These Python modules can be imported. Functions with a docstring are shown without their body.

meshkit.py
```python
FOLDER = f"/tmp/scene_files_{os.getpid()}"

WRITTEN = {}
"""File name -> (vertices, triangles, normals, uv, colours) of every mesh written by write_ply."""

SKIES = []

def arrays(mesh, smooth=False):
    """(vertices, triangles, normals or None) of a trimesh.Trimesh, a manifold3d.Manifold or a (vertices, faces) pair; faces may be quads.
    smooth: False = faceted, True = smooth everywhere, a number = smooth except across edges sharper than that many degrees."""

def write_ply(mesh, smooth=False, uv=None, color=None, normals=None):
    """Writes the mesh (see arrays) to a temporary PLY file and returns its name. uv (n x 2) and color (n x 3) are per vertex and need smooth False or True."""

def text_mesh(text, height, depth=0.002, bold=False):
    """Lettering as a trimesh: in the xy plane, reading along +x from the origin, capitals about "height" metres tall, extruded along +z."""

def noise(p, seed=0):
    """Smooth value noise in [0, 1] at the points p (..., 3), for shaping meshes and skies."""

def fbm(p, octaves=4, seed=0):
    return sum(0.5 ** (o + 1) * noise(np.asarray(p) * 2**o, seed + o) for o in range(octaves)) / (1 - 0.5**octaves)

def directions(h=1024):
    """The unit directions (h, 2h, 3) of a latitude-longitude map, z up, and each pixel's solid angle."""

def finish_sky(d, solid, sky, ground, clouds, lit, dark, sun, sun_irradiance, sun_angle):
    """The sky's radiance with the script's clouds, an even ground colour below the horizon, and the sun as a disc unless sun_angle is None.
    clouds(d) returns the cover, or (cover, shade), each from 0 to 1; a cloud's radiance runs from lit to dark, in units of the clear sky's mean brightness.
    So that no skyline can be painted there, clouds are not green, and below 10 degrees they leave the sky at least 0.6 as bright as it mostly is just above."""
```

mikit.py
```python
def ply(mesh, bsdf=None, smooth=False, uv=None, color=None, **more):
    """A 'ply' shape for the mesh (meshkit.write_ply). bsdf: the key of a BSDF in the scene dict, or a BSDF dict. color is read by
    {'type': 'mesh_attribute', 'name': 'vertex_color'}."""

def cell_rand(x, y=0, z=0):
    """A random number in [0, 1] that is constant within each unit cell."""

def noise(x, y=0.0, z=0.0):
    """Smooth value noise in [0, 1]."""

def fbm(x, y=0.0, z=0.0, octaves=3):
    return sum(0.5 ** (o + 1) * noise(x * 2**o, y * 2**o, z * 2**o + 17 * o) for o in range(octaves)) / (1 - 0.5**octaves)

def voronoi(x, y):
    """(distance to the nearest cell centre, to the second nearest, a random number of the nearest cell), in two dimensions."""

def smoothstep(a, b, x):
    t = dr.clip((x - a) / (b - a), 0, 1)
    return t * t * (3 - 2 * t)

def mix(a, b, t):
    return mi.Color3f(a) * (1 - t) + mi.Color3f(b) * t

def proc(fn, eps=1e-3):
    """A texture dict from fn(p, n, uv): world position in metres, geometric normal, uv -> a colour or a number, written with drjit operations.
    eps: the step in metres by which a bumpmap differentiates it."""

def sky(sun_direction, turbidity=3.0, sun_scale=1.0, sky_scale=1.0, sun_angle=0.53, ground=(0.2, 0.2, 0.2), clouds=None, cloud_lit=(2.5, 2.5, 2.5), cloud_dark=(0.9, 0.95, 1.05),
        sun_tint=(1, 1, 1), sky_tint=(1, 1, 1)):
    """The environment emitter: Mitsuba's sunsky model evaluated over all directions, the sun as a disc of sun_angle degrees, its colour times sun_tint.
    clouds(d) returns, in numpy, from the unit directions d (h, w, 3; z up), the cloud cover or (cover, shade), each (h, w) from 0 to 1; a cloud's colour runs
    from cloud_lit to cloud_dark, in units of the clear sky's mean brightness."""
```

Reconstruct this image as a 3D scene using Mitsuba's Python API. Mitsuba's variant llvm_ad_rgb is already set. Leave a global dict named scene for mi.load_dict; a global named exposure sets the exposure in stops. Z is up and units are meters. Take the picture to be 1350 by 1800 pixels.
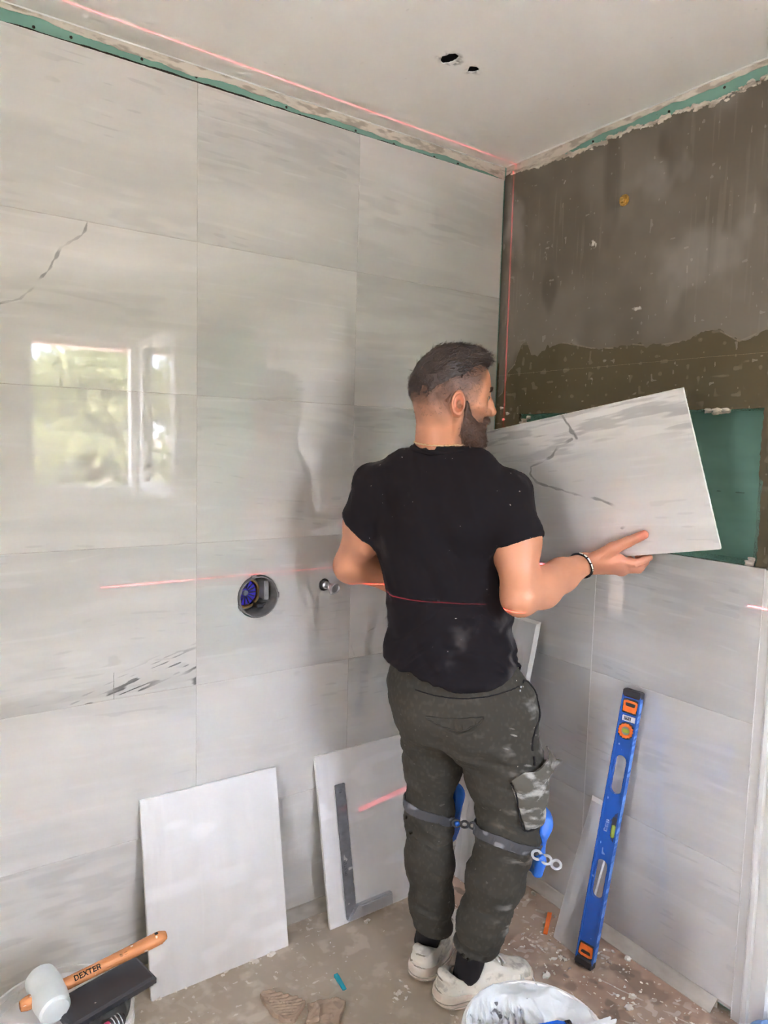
import math, numpy as np, trimesh, shapely, mitsuba as mi, mikit, meshkit, drjit as dr
from shapely import affinity
from mikit import proc, noise, fbm, voronoi, cell_rand, smoothstep, mix

T = mi.ScalarTransform4f
scene, labels = {}, {}
rng = np.random.default_rng(7)

# ------------------------------------------------------------------ camera, sky, exposure
CAM = np.array([-1.798, -1.901, 1.484]); LOOK = np.array([0.57064, 0.81584, -0.09369]); UP = np.array([0.03199, 0.09192, 0.99525])
scene['camera'] = {'type': 'perspective', 'fov': 55.9045, 'fov_axis': 'x', 'near_clip': .05, 'far_clip': 100,
                   'to_world': T().look_at(origin=CAM.tolist(), target=(CAM + LOOK).tolist(), up=UP.tolist())}
scene['sky'] = mikit.sky((0.12, .60, .79), turbidity=4, sun_scale=48, sky_scale=120, ground=(.36, .33, .30), clouds=lambda d: 0.6 + 0 * d[..., 0],
                         cloud_lit=(1.15, 1.12, 1.08), cloud_dark=(.9, .95, 1), sun_tint=(1.06, .94, .97), sky_tint=(1.01, .965, 1.09))
exposure = 1.80
def linv(r, g, b):
    c = np.array([r, g, b], float) / 255
    return np.where(c <= .04045, c / 12.92, ((c + .055) / 1.055)**2.4)
def lin(r, g, b): return tuple(float(x) for x in linv(r, g, b))
def rgb(*c): return {'type': 'rgb', 'value': [float(x) for x in c]}
# ------------------------------------------------------------------ modelling helpers
def V(*a): return np.array(a, float)
def unit(v):
    v = np.asarray(v, float); return v / np.linalg.norm(v)
def smin(a, b, k):
    h = np.maximum(k - np.abs(a - b), 0) / k
    return np.minimum(a, b) - h * h * k * .25
def smax(a, b, k): return -smin(-a, -b, k)
def cone(p, a, b, ra, rb):
    """Signed distance to a tapering capsule."""
    a, b = np.asarray(a, float), np.asarray(b, float); ab = b - a
    t = np.clip(((p - a) @ ab) / (ab @ ab), 0, 1)
    return np.linalg.norm(p - a - t[..., None] * ab, axis=-1) - (ra + (rb - ra) * t)
def ball(p, c, r): return np.linalg.norm(p - np.asarray(c, float), axis=-1) - r
def ellip(p, c, r, R=None):
    q = p - np.asarray(c, float)
    if R is not None: q = q @ np.asarray(R).T
    r = np.asarray(r, float)
    k0 = np.linalg.norm(q / r, axis=-1); k1 = np.linalg.norm(q / r**2, axis=-1)
    return k0 * (k0 - 1) / np.maximum(k1, 1e-9)
def rbox(p, c, r, R=None, rad=.004):
    q = p - np.asarray(c, float)
    if R is not None: q = q @ np.asarray(R).T
    q = np.abs(q) - (np.asarray(r, float) - rad)
    return np.linalg.norm(np.maximum(q, 0), axis=-1) + np.minimum(q.max(-1), 0) - rad
def chain(p, pts, radii, k):
    d = None
    for i in range(len(pts) - 1):
        e = cone(p, pts[i], pts[i + 1], radii[i], radii[i + 1])
        d = e if d is None else smin(d, e, k)
    return d
def loft(p, zs, cx, cy, a, b, ang, n=2.3):
    """Distance to a stack of superellipse sections; ang = heading of the section's right-hand axis."""
    z = np.clip(p[..., 2], zs[0], zs[-1]); I = lambda y: np.interp(z, zs, y)
    A, B, t = I(a), I(b), I(ang); x, y = p[..., 0] - I(cx), p[..., 1] - I(cy)
    u, w = x * np.cos(t) + y * np.sin(t), -x * np.sin(t) + y * np.cos(t)
    e = (np.abs(u / A)**n + np.abs(w / B)**n)**(1 / n)
    d = (e - 1) * np.minimum(A, B) * .92
    out = np.maximum(np.maximum(zs[0] - p[..., 2], p[..., 2] - zs[-1]), 0)
    return np.where(out > 0, np.sqrt(np.maximum(d, 0)**2 + out**2), np.maximum(d, np.maximum(zs[0] - p[..., 2], p[..., 2] - zs[-1])))
def isosurface(fn, lo, hi, h, slack=1.7):
    """Surface nets on blocks of 8 cells, only where the surface runs: a closed trimesh of fn = 0."""
    B = 8; lo, hi = np.asarray(lo, float), np.asarray(hi, float)
    nb = np.ceil((hi - lo) / (h * B)).astype(int)
    bi = np.stack(np.meshgrid(*[np.arange(k) for k in nb], indexing='ij'), -1).reshape(-1, 3)
    d = np.abs(fn(lo + (bi + .5) * (h * B)))
    bi = bi[d < h * B * .87 * slack]
    g = np.stack(np.meshgrid(*[np.arange(B + 1)] * 3, indexing='ij'), -1)
    N = nb * B + 2; sx, sy = N[1] * N[2], N[2]
    ids, vs, quads = [], [], []
    for s in range(0, len(bi), 600):
        b = bi[s:s + 600]; ijk = b[:, None, None, None] * B + g
        f = fn((lo + ijk * h).reshape(-1, 3)).reshape(len(b), B + 1, B + 1, B + 1)
        inside = f < 0
        acc = np.zeros((len(b), B, B, B, 3)); cnt = np.zeros((len(b), B, B, B))
        for ax in range(3):
            for o in ((0, 0), (0, 1), (1, 0), (1, 1)):
                off = list(o); off.insert(ax, 0)
                sl = lambda e: tuple([slice(None)] + [slice(off[i] + (e if i == ax else 0), off[i] + (e if i == ax else 0) + B) for i in range(3)])
                fa, fb = f[sl(0)], f[sl(1)]; cr = (fa < 0) != (fb < 0)
                t = np.where(cr, fa / np.where(cr, fa - fb, 1), 0)
                pos = np.zeros(acc.shape); pos[..., :] = off; pos[..., ax] = t
                acc += np.where(cr[..., None], pos, 0); cnt += cr
        m = np.argwhere(cnt > 0); mi_ = tuple(m.T)
        cell = b[m[:, 0]] * B + m[:, 1:]
        ids.append(cell @ np.array([sx, sy, 1])); vs.append(lo + (cell + acc[mi_] / cnt[mi_][:, None]) * h)
        for ax in range(3):
            sl0 = tuple([slice(None)] + [slice(0, B)] * 3); e1 = [slice(0, B)] * 3; e1[ax] = slice(1, B + 1)
            fa, fb = inside[sl0], inside[tuple([slice(None)] + e1)]
            c = np.argwhere(fa != fb); flip = fb[tuple(c.T)]
            cell = b[c[:, 0]] * B + c[:, 1:]
            o1, o2 = np.eye(3, dtype=int)[(ax + 1) % 3], np.eye(3, dtype=int)[(ax + 2) % 3]
            q = np.stack([(cell - o) @ np.array([sx, sy, 1]) for o in (0 * o1, o1, o1 + o2, o2)], -1)
            q[flip] = q[flip][:, ::-1]
            quads.append(q)
    ids, vs, quads = np.concatenate(ids), np.concatenate(vs), np.concatenate(quads)
    o = np.argsort(ids); ids, vs = ids[o], vs[o]
    k = np.searchsorted(ids, quads); k = np.minimum(k, len(ids) - 1)
    ok = (ids[k] == quads).all(1); k = k[ok]
    m = trimesh.Trimesh(vs, np.vstack([k[:, [0, 1, 2]], k[:, [0, 2, 3]]]), process=False)
    return m
def largest(m):
    parts = trimesh.graph.connected_component_labels(m.face_adjacency, node_count=len(m.faces))
    n = np.bincount(parts); keep = parts == n.argmax()
    m.update_faces(keep); m.remove_unreferenced_vertices(); return m
def relax(m, n=3):
    trimesh.smoothing.filter_taubin(m, lamb=.5, nu=.52, iterations=n); return m
def frame(f, up=(0, 0, 1)):
    """Rows: forward, right, up."""
    f = unit(f); r = unit(np.cross(f, up)); return np.array([f, r, np.cross(r, f)])
def tube(pts, rad, n=10, closed=False):
    pts = np.asarray(pts, float); rad = np.broadcast_to(rad, (len(pts),))
    t = np.gradient(pts, axis=0) if not closed else np.roll(pts, -1, 0) - np.roll(pts, 1, 0)
    t /= np.linalg.norm(t, axis=1, keepdims=True)
    a = np.cross(t[0], [0, 0, 1] if abs(t[0][2]) < .9 else [1, 0, 0]); A = []
    for x in t:
        a = a - (a @ x) * x; a = unit(a); A.append(a)
    A = np.array(A); Bv = np.cross(t, A); ang = np.arange(n) * 2 * np.pi / n
    v = pts[:, None] + rad[:, None, None] * (np.cos(ang)[None, :, None] * A[:, None] + np.sin(ang)[None, :, None] * Bv[:, None])
    L = len(pts); f = []
    for i in range(L if closed else L - 1):
        for j in range(n):
            f.append((i * n + j, i * n + (j + 1) % n, (i + 1) % L * n + (j + 1) % n, (i + 1) % L * n + j))
    f = np.array(f); f = np.vstack([f[:, [0, 1, 2]], f[:, [0, 2, 3]]]); v = v.reshape(-1, 3)
    if not closed:
        v = np.vstack([v, pts[:1], pts[-1:]]); j = np.arange(n); k = (j + 1) % n
        f = np.vstack([f, np.stack([k, j, j * 0 + L * n], 1), np.stack([(L - 1) * n + j, (L - 1) * n + k, j * 0 + L * n + 1], 1)])
    return trimesh.Trimesh(v, f, process=False)
def band(pts, nrm, w, th):
    """A flat strap along a closed or open line: width w across, thickness th along nrm."""
    pts, nrm = np.asarray(pts, float), np.asarray(nrm, float)
    t = np.gradient(pts, axis=0); s = np.cross(t, nrm); s /= np.linalg.norm(s, axis=1, keepdims=True)
    ring = np.stack([pts + s * w / 2, pts + s * w / 2 + nrm * th, pts - s * w / 2 + nrm * th, pts - s * w / 2], 1)
    L = len(pts); f = []
    for i in range(L - 1):
        for j in range(4): f.append((i * 4 + j, i * 4 + (j + 1) % 4, (i + 1) * 4 + (j + 1) % 4, (i + 1) * 4 + j))
    f += [(3, 2, 1, 0), ((L - 1) * 4, (L - 1) * 4 + 1, (L - 1) * 4 + 2, (L - 1) * 4 + 3)]
    f = np.array(f); m = trimesh.Trimesh(ring.reshape(-1, 3), np.vstack([f[:, [0, 1, 2]], f[:, [0, 2, 3]]]), process=False)
    m.fix_normals(); return m
def box(x0, x1, y0, y1, z0, z1, bev=0):
    """Box with chamfered edges."""
    s = V(x1 - x0, y1 - y0, z1 - z0); c = V(x0 + x1, y0 + y1, z0 + z1) / 2
    if not bev: m = trimesh.creation.box(s)
    else:
        P = [sx * (s / 2 - bev * (1 - np.eye(3)[k])) * 1.0 for sx in [V(a, b, e) for a in (-1, 1) for b in (-1, 1) for e in (-1, 1)] for k in range(3)]
        m = trimesh.convex.convex_hull(np.array(P))
    m.apply_translation(c); return m
def prism(poly, h, z0=0):
    """Extruded shapely polygon (or list of points), from z0 up."""
    if not hasattr(poly, 'area'): poly = shapely.Polygon(poly)
    gs = [g for g in getattr(poly, 'geoms', [poly]) if g.area > 1e-9]
    m = trimesh.util.concatenate([trimesh.creation.extrude_polygon(g, h, engine='earcut') for g in gs])
    m.apply_translation((0, 0, z0)); return m
def lathe(prof, n=48):
    return trimesh.creation.revolve(np.array(prof, float), sections=n)
def place(m, R=None, t=(0, 0, 0)):
    """R: columns are the images of x, y, z."""
    M4 = np.eye(4)
    if R is not None: M4[:3, :3] = np.array(R)
    M4[:3, 3] = t; m = m.copy(); m.apply_transform(M4); return m
def cols(x, y, z): return np.stack([x, y, z], 1)
def cat(*ms): return trimesh.util.concatenate(list(ms))
def add(key, mesh, mat, label=None, category=None, group=None, kind=None, **kw):
    scene[key] = mikit.ply(mesh, mat, **kw)
    tag(key, label, category, group, kind)
def tag(key, label=None, category=None, group=None, kind=None):
    e = {k: v for k, v in (('label', label), ('category', category), ('group', group), ('kind', kind)) if v}
    if e: labels[key] = e
def numbered(key, i): return key if i == 0 else f'{key}_{i:03d}'
# ------------------------------------------------------------------ materials
def two(b): return {'type': 'twosided', 'bsdf': b}
def mat(key, color, rough=.6, spec=.4, **kw):
    scene[key] = two({'type': 'principled', 'base_color': color if isinstance(color, dict) else rgb(*color), 'roughness': rough, 'specular': spec, **kw}); return key
def bumped(key, height, scale, eps=1e-3):
    inner = scene[key]['bsdf']
    scene[key] = two({'type': 'bumpmap', 'arbitrary': proc(height, eps), 'scale': scale, 'nested_bsdf' if False else 'bsdf': inner}); return key
def segdist(u, v, pts):
    """Distance in the (u, v) plane to a polyline."""
    d = mi.Float(9)
    for (a, b), (c, e) in zip(pts[:-1], pts[1:]):
        dx, dy = c - a, e - b; L2 = dx * dx + dy * dy + 1e-9
        t = dr.clip(((u - a) * dx + (v - b) * dy) / L2, 0, 1)
        d = dr.minimum(d, dr.sqrt(dr.square(u - a - t * dx) + dr.square(v - b - t * dy)))
    return d
# polished marble-look porcelain: uv runs along and across the grain in metres, each tile with an offset of its own
MARBLE_A, MARBLE_B, MARBLE_C = lin(221, 220, 216), lin(203, 203, 199), lin(166, 167, 163)
def marble(u, v):
    k = dr.floor(v / 20); w = v + .05 * (noise(u * 1.6, v * 1.1, k) - .5) + .02 * (noise(u * 5, v * 5, k) - .5)
    tone = cell_rand(k, 3) - .5
    cloud = fbm(u * 1.3 + 7, w * 8, k, 3)
    streak = fbm(u * 5, w * 60, k + 9, 3)
    c = mix(MARBLE_A, MARBLE_B, dr.clip(smoothstep(.35, .72, cloud) * .75 + (streak - .5) * .40 + tone * .55 + .12, 0, 1))
    band = smoothstep(.60, .78, noise(u * .9, w * 5.5, k + 3)) * smoothstep(.45, .7, fbm(u * 9, w * 55, k + 5, 2))
    fleck = smoothstep(.80, .9, noise(u * 16, w * 120, k + 21)) * smoothstep(.55, .75, noise(u * 2.5, w * 7, k + 4))
    white = smoothstep(.80, .93, noise(u * 7, w * 90, k + 31)) * .22
    c = mix(c, MARBLE_C, dr.clip(band * .24 + fleck * .22, 0, 1))
    return mix(c, lin(232, 232, 230), white)
def vein(c, d, u, v, width, dark=.75):
    m = (1 - smoothstep(width * .3, width, d + .004 * (noise(u * 90, v * 90) - .5))) * smoothstep(.25, .7, noise(u * 30, v * 30, 5))
    return mix(c, lin(120, 120, 115), m * dark)
CRACK = [(-1.366, 2.0), (-1.372, 1.975), (-1.378, 1.965), (-1.425, 1.929), (-1.436, 1.905), (-1.461, 1.864), (-1.486, 1.828), (-1.517, 1.798), (-1.56, 1.78)]
THIN = [(-.400, .960), (-.428, .935), (-.479, .894), (-.556, .866), (-.581, .841), (-.57, .81)]
def tile_plain(p, n, uv): return marble(uv.x, uv.y)
def tile_crack(p, n, uv):
    x = p.x + .006 * (noise(p.x * 40, p.z * 40) - .5)
    return vein(marble(uv.x, uv.y), segdist(x, p.z, CRACK), p.x, p.z, .0036, .7)
def tile_smudge(p, n, uv):
    c = marble(uv.x, uv.y); x, z = p.x, p.z - .25 * (p.x + 1.3)
    top = .815 + .10 * smoothstep(-1.47, -1.08, x)
    reg = smoothstep(-1.50, -1.36, x) * (1 - smoothstep(top - .04, top + .02, p.z)) * smoothstep(.12, .4, noise(x * 7, p.z * 16))
    s = smoothstep(.56, .68, noise(x * 34, z * 190, 2) * .55 + noise(x * 13, z * 70, 6) * .45)
    line = abs(p.x + 1.3135) < .0008
    c = mix(c, lin(84, 86, 82), reg * s * .95)
    return dr.select(line & (p.z < .872), lin(130, 130, 126), c)
def tile_thin(p, n, uv): return vein(marble(uv.x, uv.y), segdist(p.x, p.z, THIN), p.x, p.z, .0035, .5)
HV1, HV2 = [(.308, .396), (.295, .355), (.285, .333)], [(.302, .333), (.346, .318), (.372, .296), (.437, .279), (.448, .261), (.436, .234), (.361, .199), (.261, .158), (.206, .119), (.188, .100), (.229, .078)]
def tile_held(p, n, uv):
    u, v = uv.x - 20 * dr.floor(uv.x / 20), uv.y - 20 * dr.floor(uv.y / 20); u2 = u + .008 * (noise(u * 60, v * 60) - .5)
    c = vein(marble(uv.x, uv.y), segdist(u2, v, HV1), u, v, .006, .8); c = vein(c, segdist(u2, v, HV2), u, v, .0045, .7)
    reg = smoothstep(.29, .36, v + .05 * noise(u * 6, 3)) * smoothstep(.5, .66, fbm(u * 9, v * 70, 4, 3))
    return mix(c, lin(112, 112, 108), reg * .36)
for key, fn in (('mat_tile', tile_plain), ('mat_tile_crack', tile_crack), ('mat_tile_smudge', tile_smudge), ('mat_tile_thin', tile_thin), ('mat_tile_held', tile_held)):
    scene[key] = two({'type': 'principled', 'base_color': proc(fn), 'roughness': .03, 'specular': .5, 'main_specular_sampling_rate': .8})
# upright-cut pieces show the grain vertically and are dusty, so less of a mirror
def tile_dusty_skylit(p, n, uv):
    c = mix(marble(uv.x, uv.y), lin(234, 234, 234), .55)  # whitened to stand in for sky light on the tilted faces
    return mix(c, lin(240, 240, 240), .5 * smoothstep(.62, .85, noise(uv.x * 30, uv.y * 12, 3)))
scene['mat_tile_dusty_skylit'] = two({'type': 'principled', 'base_color': proc(tile_dusty_skylit), 'roughness': .3, 'specular': .45, 'main_specular_sampling_rate': .4})
mat('mat_tile_body', lin(232, 232, 228), .55, .3)
mat('mat_adhesive', proc(lambda p, n, uv: mix(lin(208, 204, 198), lin(180, 176, 170), noise(p.x * 40, p.y * 40, p.z * 40))), .9, .1)
# ceiling: painted plasterboard with faint roller tone and soot at the two cable holes
def ceiling_c(p, n, uv):
    t = fbm(p.x * 3, p.y * 3, 1, 3); c = mix(lin(243, 240, 236), lin(237, 234, 229), t)
    e = dr.minimum(dr.sqrt(dr.square((p.x + .594) / 1.1) + dr.square(p.y + .416)), dr.sqrt(dr.square(p.x + .512) + dr.square(p.y + .410)) + .008)
    soot = (1 - smoothstep(.018, .040, e + .016 * (fbm(p.x * 60, p.y * 60, 2, 3) - .5))) * smoothstep(.35, .75, fbm(p.x * 90, p.y * 90, 5, 2))
    speck = smoothstep(.975, .99, noise(p.x * 45, p.y * 45, 3)) * .15
    return mix(c, lin(96, 92, 84), dr.clip(soot * .7 + speck, 0, 1))
mat('mat_ceiling', proc(ceiling_c), .85, .15)
mat('mat_white_wall', proc(lambda p, n, uv: mix(lin(226, 222, 214), lin(216, 212, 204), fbm(p.x * 2, p.y * 2, p.z * 2, 3))), .85, .15)
mat('mat_green_board', proc(lambda p, n, uv: mix(mix(lin(118, 157, 142), lin(106, 146, 130), fbm(p.x * 9, p.y * 9, p.z * 40, 3)), lin(60, 80, 70), smoothstep(.90, .94, noise(p.x * 55, p.y * 55, p.z * 90)) * .6)), .8, .2)
mat('mat_compound', proc(lambda p, n, uv: mix(lin(214, 206, 194), lin(176, 166, 152), smoothstep(.4, .7, fbm(p.x * 30 + p.y * 30, p.z * 90, 1, 3)))), .9, .1)
mat('mat_black_gap', lin(34, 32, 28), .9, .1)
WET = [(0, 1.66), (-.023, 1.675), (-.045, 1.743), (-.076, 1.770), (-.105, 1.835), (-.128, 1.842), (-.15, 1.80), (-.181, 1.784), (-.217, 1.811), (-.289, 1.821), (-.403, 1.794), (-.488, 1.786), (-.548, 1.792), (-.624, 1.780), (-.713, 1.784), (-.778, 1.800), (-.813, 1.803), (-.873, 1.768), (-.937, 1.790), (-1.2, 1.78), (-2.95, 1.79)]
def cement_c(p, n, uv):
    y, z = p.y, p.z
    line = mi.Float(1.78)
    for (y0, z0), (y1, z1) in zip(WET[:-1], WET[1:]):
        line = dr.select((y <= y0) & (y > y1), z0 + (z1 - z0) * (y0 - y) / (y0 - y1), line)
    edge = line + .022 * (fbm(y * 45, z * 45, 2, 3) - .5)
    c = mix(lin(98, 93, 82), lin(82, 77, 66), smoothstep(.35, .65, fbm(y * 3.2, z * 2.6, 1, 4)))
    c = mix(c, lin(120, 116, 107), smoothstep(.56, .76, fbm(y * 6, z * 4, 6, 4)) * .75)
    c = mix(c, lin(66, 61, 51), smoothstep(.58, .75, fbm(y * 9, z * 3, 9, 3)) * .6)
    scratch = smoothstep(.70, .88, noise(y * 140, z * 9, 4)) * smoothstep(.50, .68, noise(y * 5, z * 5, 8))
    c = mix(c, lin(130, 124, 112), scratch * .12)
    wet = mix(lin(70, 65, 48), lin(60, 56, 41), fbm(y * 7, z * 7, 3, 3))
    wet = mix(wet, lin(120, 114, 98), smoothstep(.78, .9, noise(y * 60, z * 60, 2)) * .3)
    c = dr.select(z < edge, wet, c)
    c = mix(c, lin(128, 120, 104), (1 - smoothstep(.001, .003, abs(z - line))) * .4 * smoothstep(.5, .6, noise(y * 30, 2)))
    trowel = (1 - smoothstep(.0, .0012, abs(z - 1.736 + .002 * noise(y * 9, 1)))) * .35
    c = mix(c, lin(130, 124, 108), trowel)
    spot = smoothstep(.84, .92, noise(y * 46, z * 40, 11) * .7 + noise(y * 150, z * 150, 14) * .3) * smoothstep(.55, .7, noise(y * 5 + 2, z * 4, 12)) + smoothstep(.94, .95, noise(y * 90, z * 60, 13)) * .6
    s1 = (1 - smoothstep(.004, .012, dr.sqrt(dr.square(y + .389) + dr.square(z - 2.106)) + .012 * (noise(y * 160, z * 160, 5) - .5)))
    s2 = (1 - smoothstep(.003, .010, dr.sqrt(dr.square((y + .560) / 1.4) + dr.square((z - 1.893) * 1.6)) + .012 * (noise(y * 160, z * 160, 6) - .5)))
    return mix(c, lin(196, 194, 188), dr.clip(spot * .28 + s1 + s2, 0, 1) * .8)
mat('mat_cement', proc(cement_c), .85, .2)
def cement_h(p, n, uv):
    y, z = p.y, p.z
    return fbm(y * 30, z * 26, 1, 4) * .6 + noise(y * 260, z * 14, 4) * .10 * smoothstep(.45, .7, noise(y * 5, z * 5, 8)) + smoothstep(.8, .95, noise(y * 70, z * 70, 9)) * .5
bumped('mat_cement', cement_h, .0035, 1.5e-3)
def floor_c(p, n, uv):
    x, y = p.x, p.y
    c = mix(lin(186, 172, 152), lin(164, 150, 131), fbm(x * 5, y * 5, 1, 4))
    c = mix(c, lin(200, 189, 172), smoothstep(.55, .75, fbm(x * 26, y * 26, 2, 3)) * .5)
    brown = smoothstep(-.52, -.30, x + .25 * (fbm(x * 6, y * 6, 3, 3) - .5) - .10 * smoothstep(-.5, -1.0, y))
    b = mix(lin(172, 149, 128), lin(140, 112, 92), smoothstep(.40, .62, fbm(x * 7, y * 7, 4, 4)))
    b = mix(b, lin(104, 80, 64), smoothstep(.60, .70, fbm(x * 11 + 3, y * 11, 5, 3)) * .8)
    c = mix(c, b, brown * .9)
    dark = smoothstep(.70, .78, fbm(x * 20, y * 20, 7, 3)) * brown
    c = mix(c, lin(92, 78, 66), dark * .7)
    sm = smoothstep(.66, .76, noise(x * 60 + y * 30, y * 60 - x * 20, 8)) * smoothstep(.55, .72, noise(x * 8, y * 8, 9)) * (.25 + .75 * brown)
    sp = smoothstep(.90, .93, noise(x * 85, y * 85, 10)) * .8
    line = (1 - smoothstep(.0, .004, abs((x + .12) + .30 * (y + .9) + .004 * noise(x * 50, y * 50)))) * smoothstep(.45, .6, noise(y * 14, 3)) * brown
    return mix(c, lin(226, 221, 212), dr.clip(sm * .35 + sp * .6 * smoothstep(.5, .7, noise(x * 4, y * 4, 12)) + line * .5, 0, 1))
mat('mat_floor', proc(floor_c), .8, .25)
bumped('mat_floor', lambda p, n, uv: fbm(p.x * 40, p.y * 40, 1, 4) + .6 * smoothstep(.6, .8, noise(p.x * 60 + p.y * 30, p.y * 60 - p.x * 20, 8)), .003, 1.5e-3)
mat('mat_cove', proc(lambda p, n, uv: mix(lin(192, 186, 174), lin(160, 152, 138), fbm(p.x * 25, p.y * 25, p.z * 60, 3))), .8, .2)
mat('mat_trim', lin(236, 236, 234), .35, .5)
mat('mat_trim_raw', lin(206, 205, 200), .7, .3)
mat('mat_pvc', lin(235, 236, 236), .3, .5)
scene['mat_glass'] = {'type': 'thindielectric', 'int_ior': 1.5}
# ------------------------------------------------------------------ the room
H_CEIL, Y_BACK, X_FAR = 2.447, -2.90, -3.30
def struct(key, mesh, m, **kw): add(key, mesh, m, kind=None if '__' in key else 'structure', **kw)
def part(key, mesh, m, label=None, **kw): add(key, mesh, m, label, **kw)
# floor and its cove strips
struct('floor', box(X_FAR, 0.30, Y_BACK - .25, .12, -.12, 0), 'mat_floor')
cove = shapely.Polygon([(0, 0), (-.034, 0), (-.034, .003), (-.006, .026), (0, .028)])
g = np.random.default_rng(2)
def cove_strip(L, n=60):
    t = np.linspace(0, L, n); base = np.array(cove.exterior.coords)[:-1][::-1]; w = 1 + .10 * (meshkit.noise(np.stack([t * 9, 0 * t, 0 * t], 1), 3) - .5)
    v = np.array([[(b[0] * w[i], t[i], b[1] * w[i] if b[1] < .02 else b[1]) for b in base] for i in range(n)]).reshape(-1, 3); k = len(base)
    f = np.array([(i * k + j, i * k + (j + 1) % k, (i + 1) * k + (j + 1) % k, (i + 1) * k + j) for i in range(n - 1) for j in range(k)])
    m = trimesh.Trimesh(v, np.vstack([f[:, [0, 1, 2]], f[:, [0, 2, 3]]]), process=False); m.fix_normals(); return m
part('floor__sealing_strip', place(cove_strip(.95), cols(V(1, 0, 0), V(0, -1, 0), V(0, 0, 1)), (0, 0, 0)), 'mat_cove')
part('floor__sealing_strip_001', place(cove_strip(3.3), cols(V(0, 1, 0), V(-1, 0, 0), V(0, 0, 1)), (0, 0, 0)), 'mat_cove')
# ceiling with its two cable holes
ceil_poly = shapely.box(X_FAR - .2, Y_BACK - .25, .3, .12)
def blob(cx, cy, pts): return shapely.Polygon([(cx + a, cy + b) for a, b in pts]).buffer(.004).buffer(-.003)
e1, e2 = V(.82, -.573), V(.573, .82)
hole1 = [tuple(e1 * a + e2 * b) for a, b in [(-.023, .014), (-.016, .026), (.0, .022), (.014, .008), (.021, -.010), (.010, -.022), (-.004, -.020), (-.010, -.012), (-.020, -.008)]]
hole2 = [tuple(e1 * a + e2 * b) for a, b in [(-.013, .012), (0, .014), (.012, .006), (.014, -.004), (.006, -.014), (-.010, -.016)]]
ceil_poly = ceil_poly.difference(blob(-.594, -.416, hole1)).difference(blob(-.512, -.410, hole2))
struct('ceiling', prism(ceil_poly, .003, H_CEIL), 'mat_ceiling')
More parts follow.
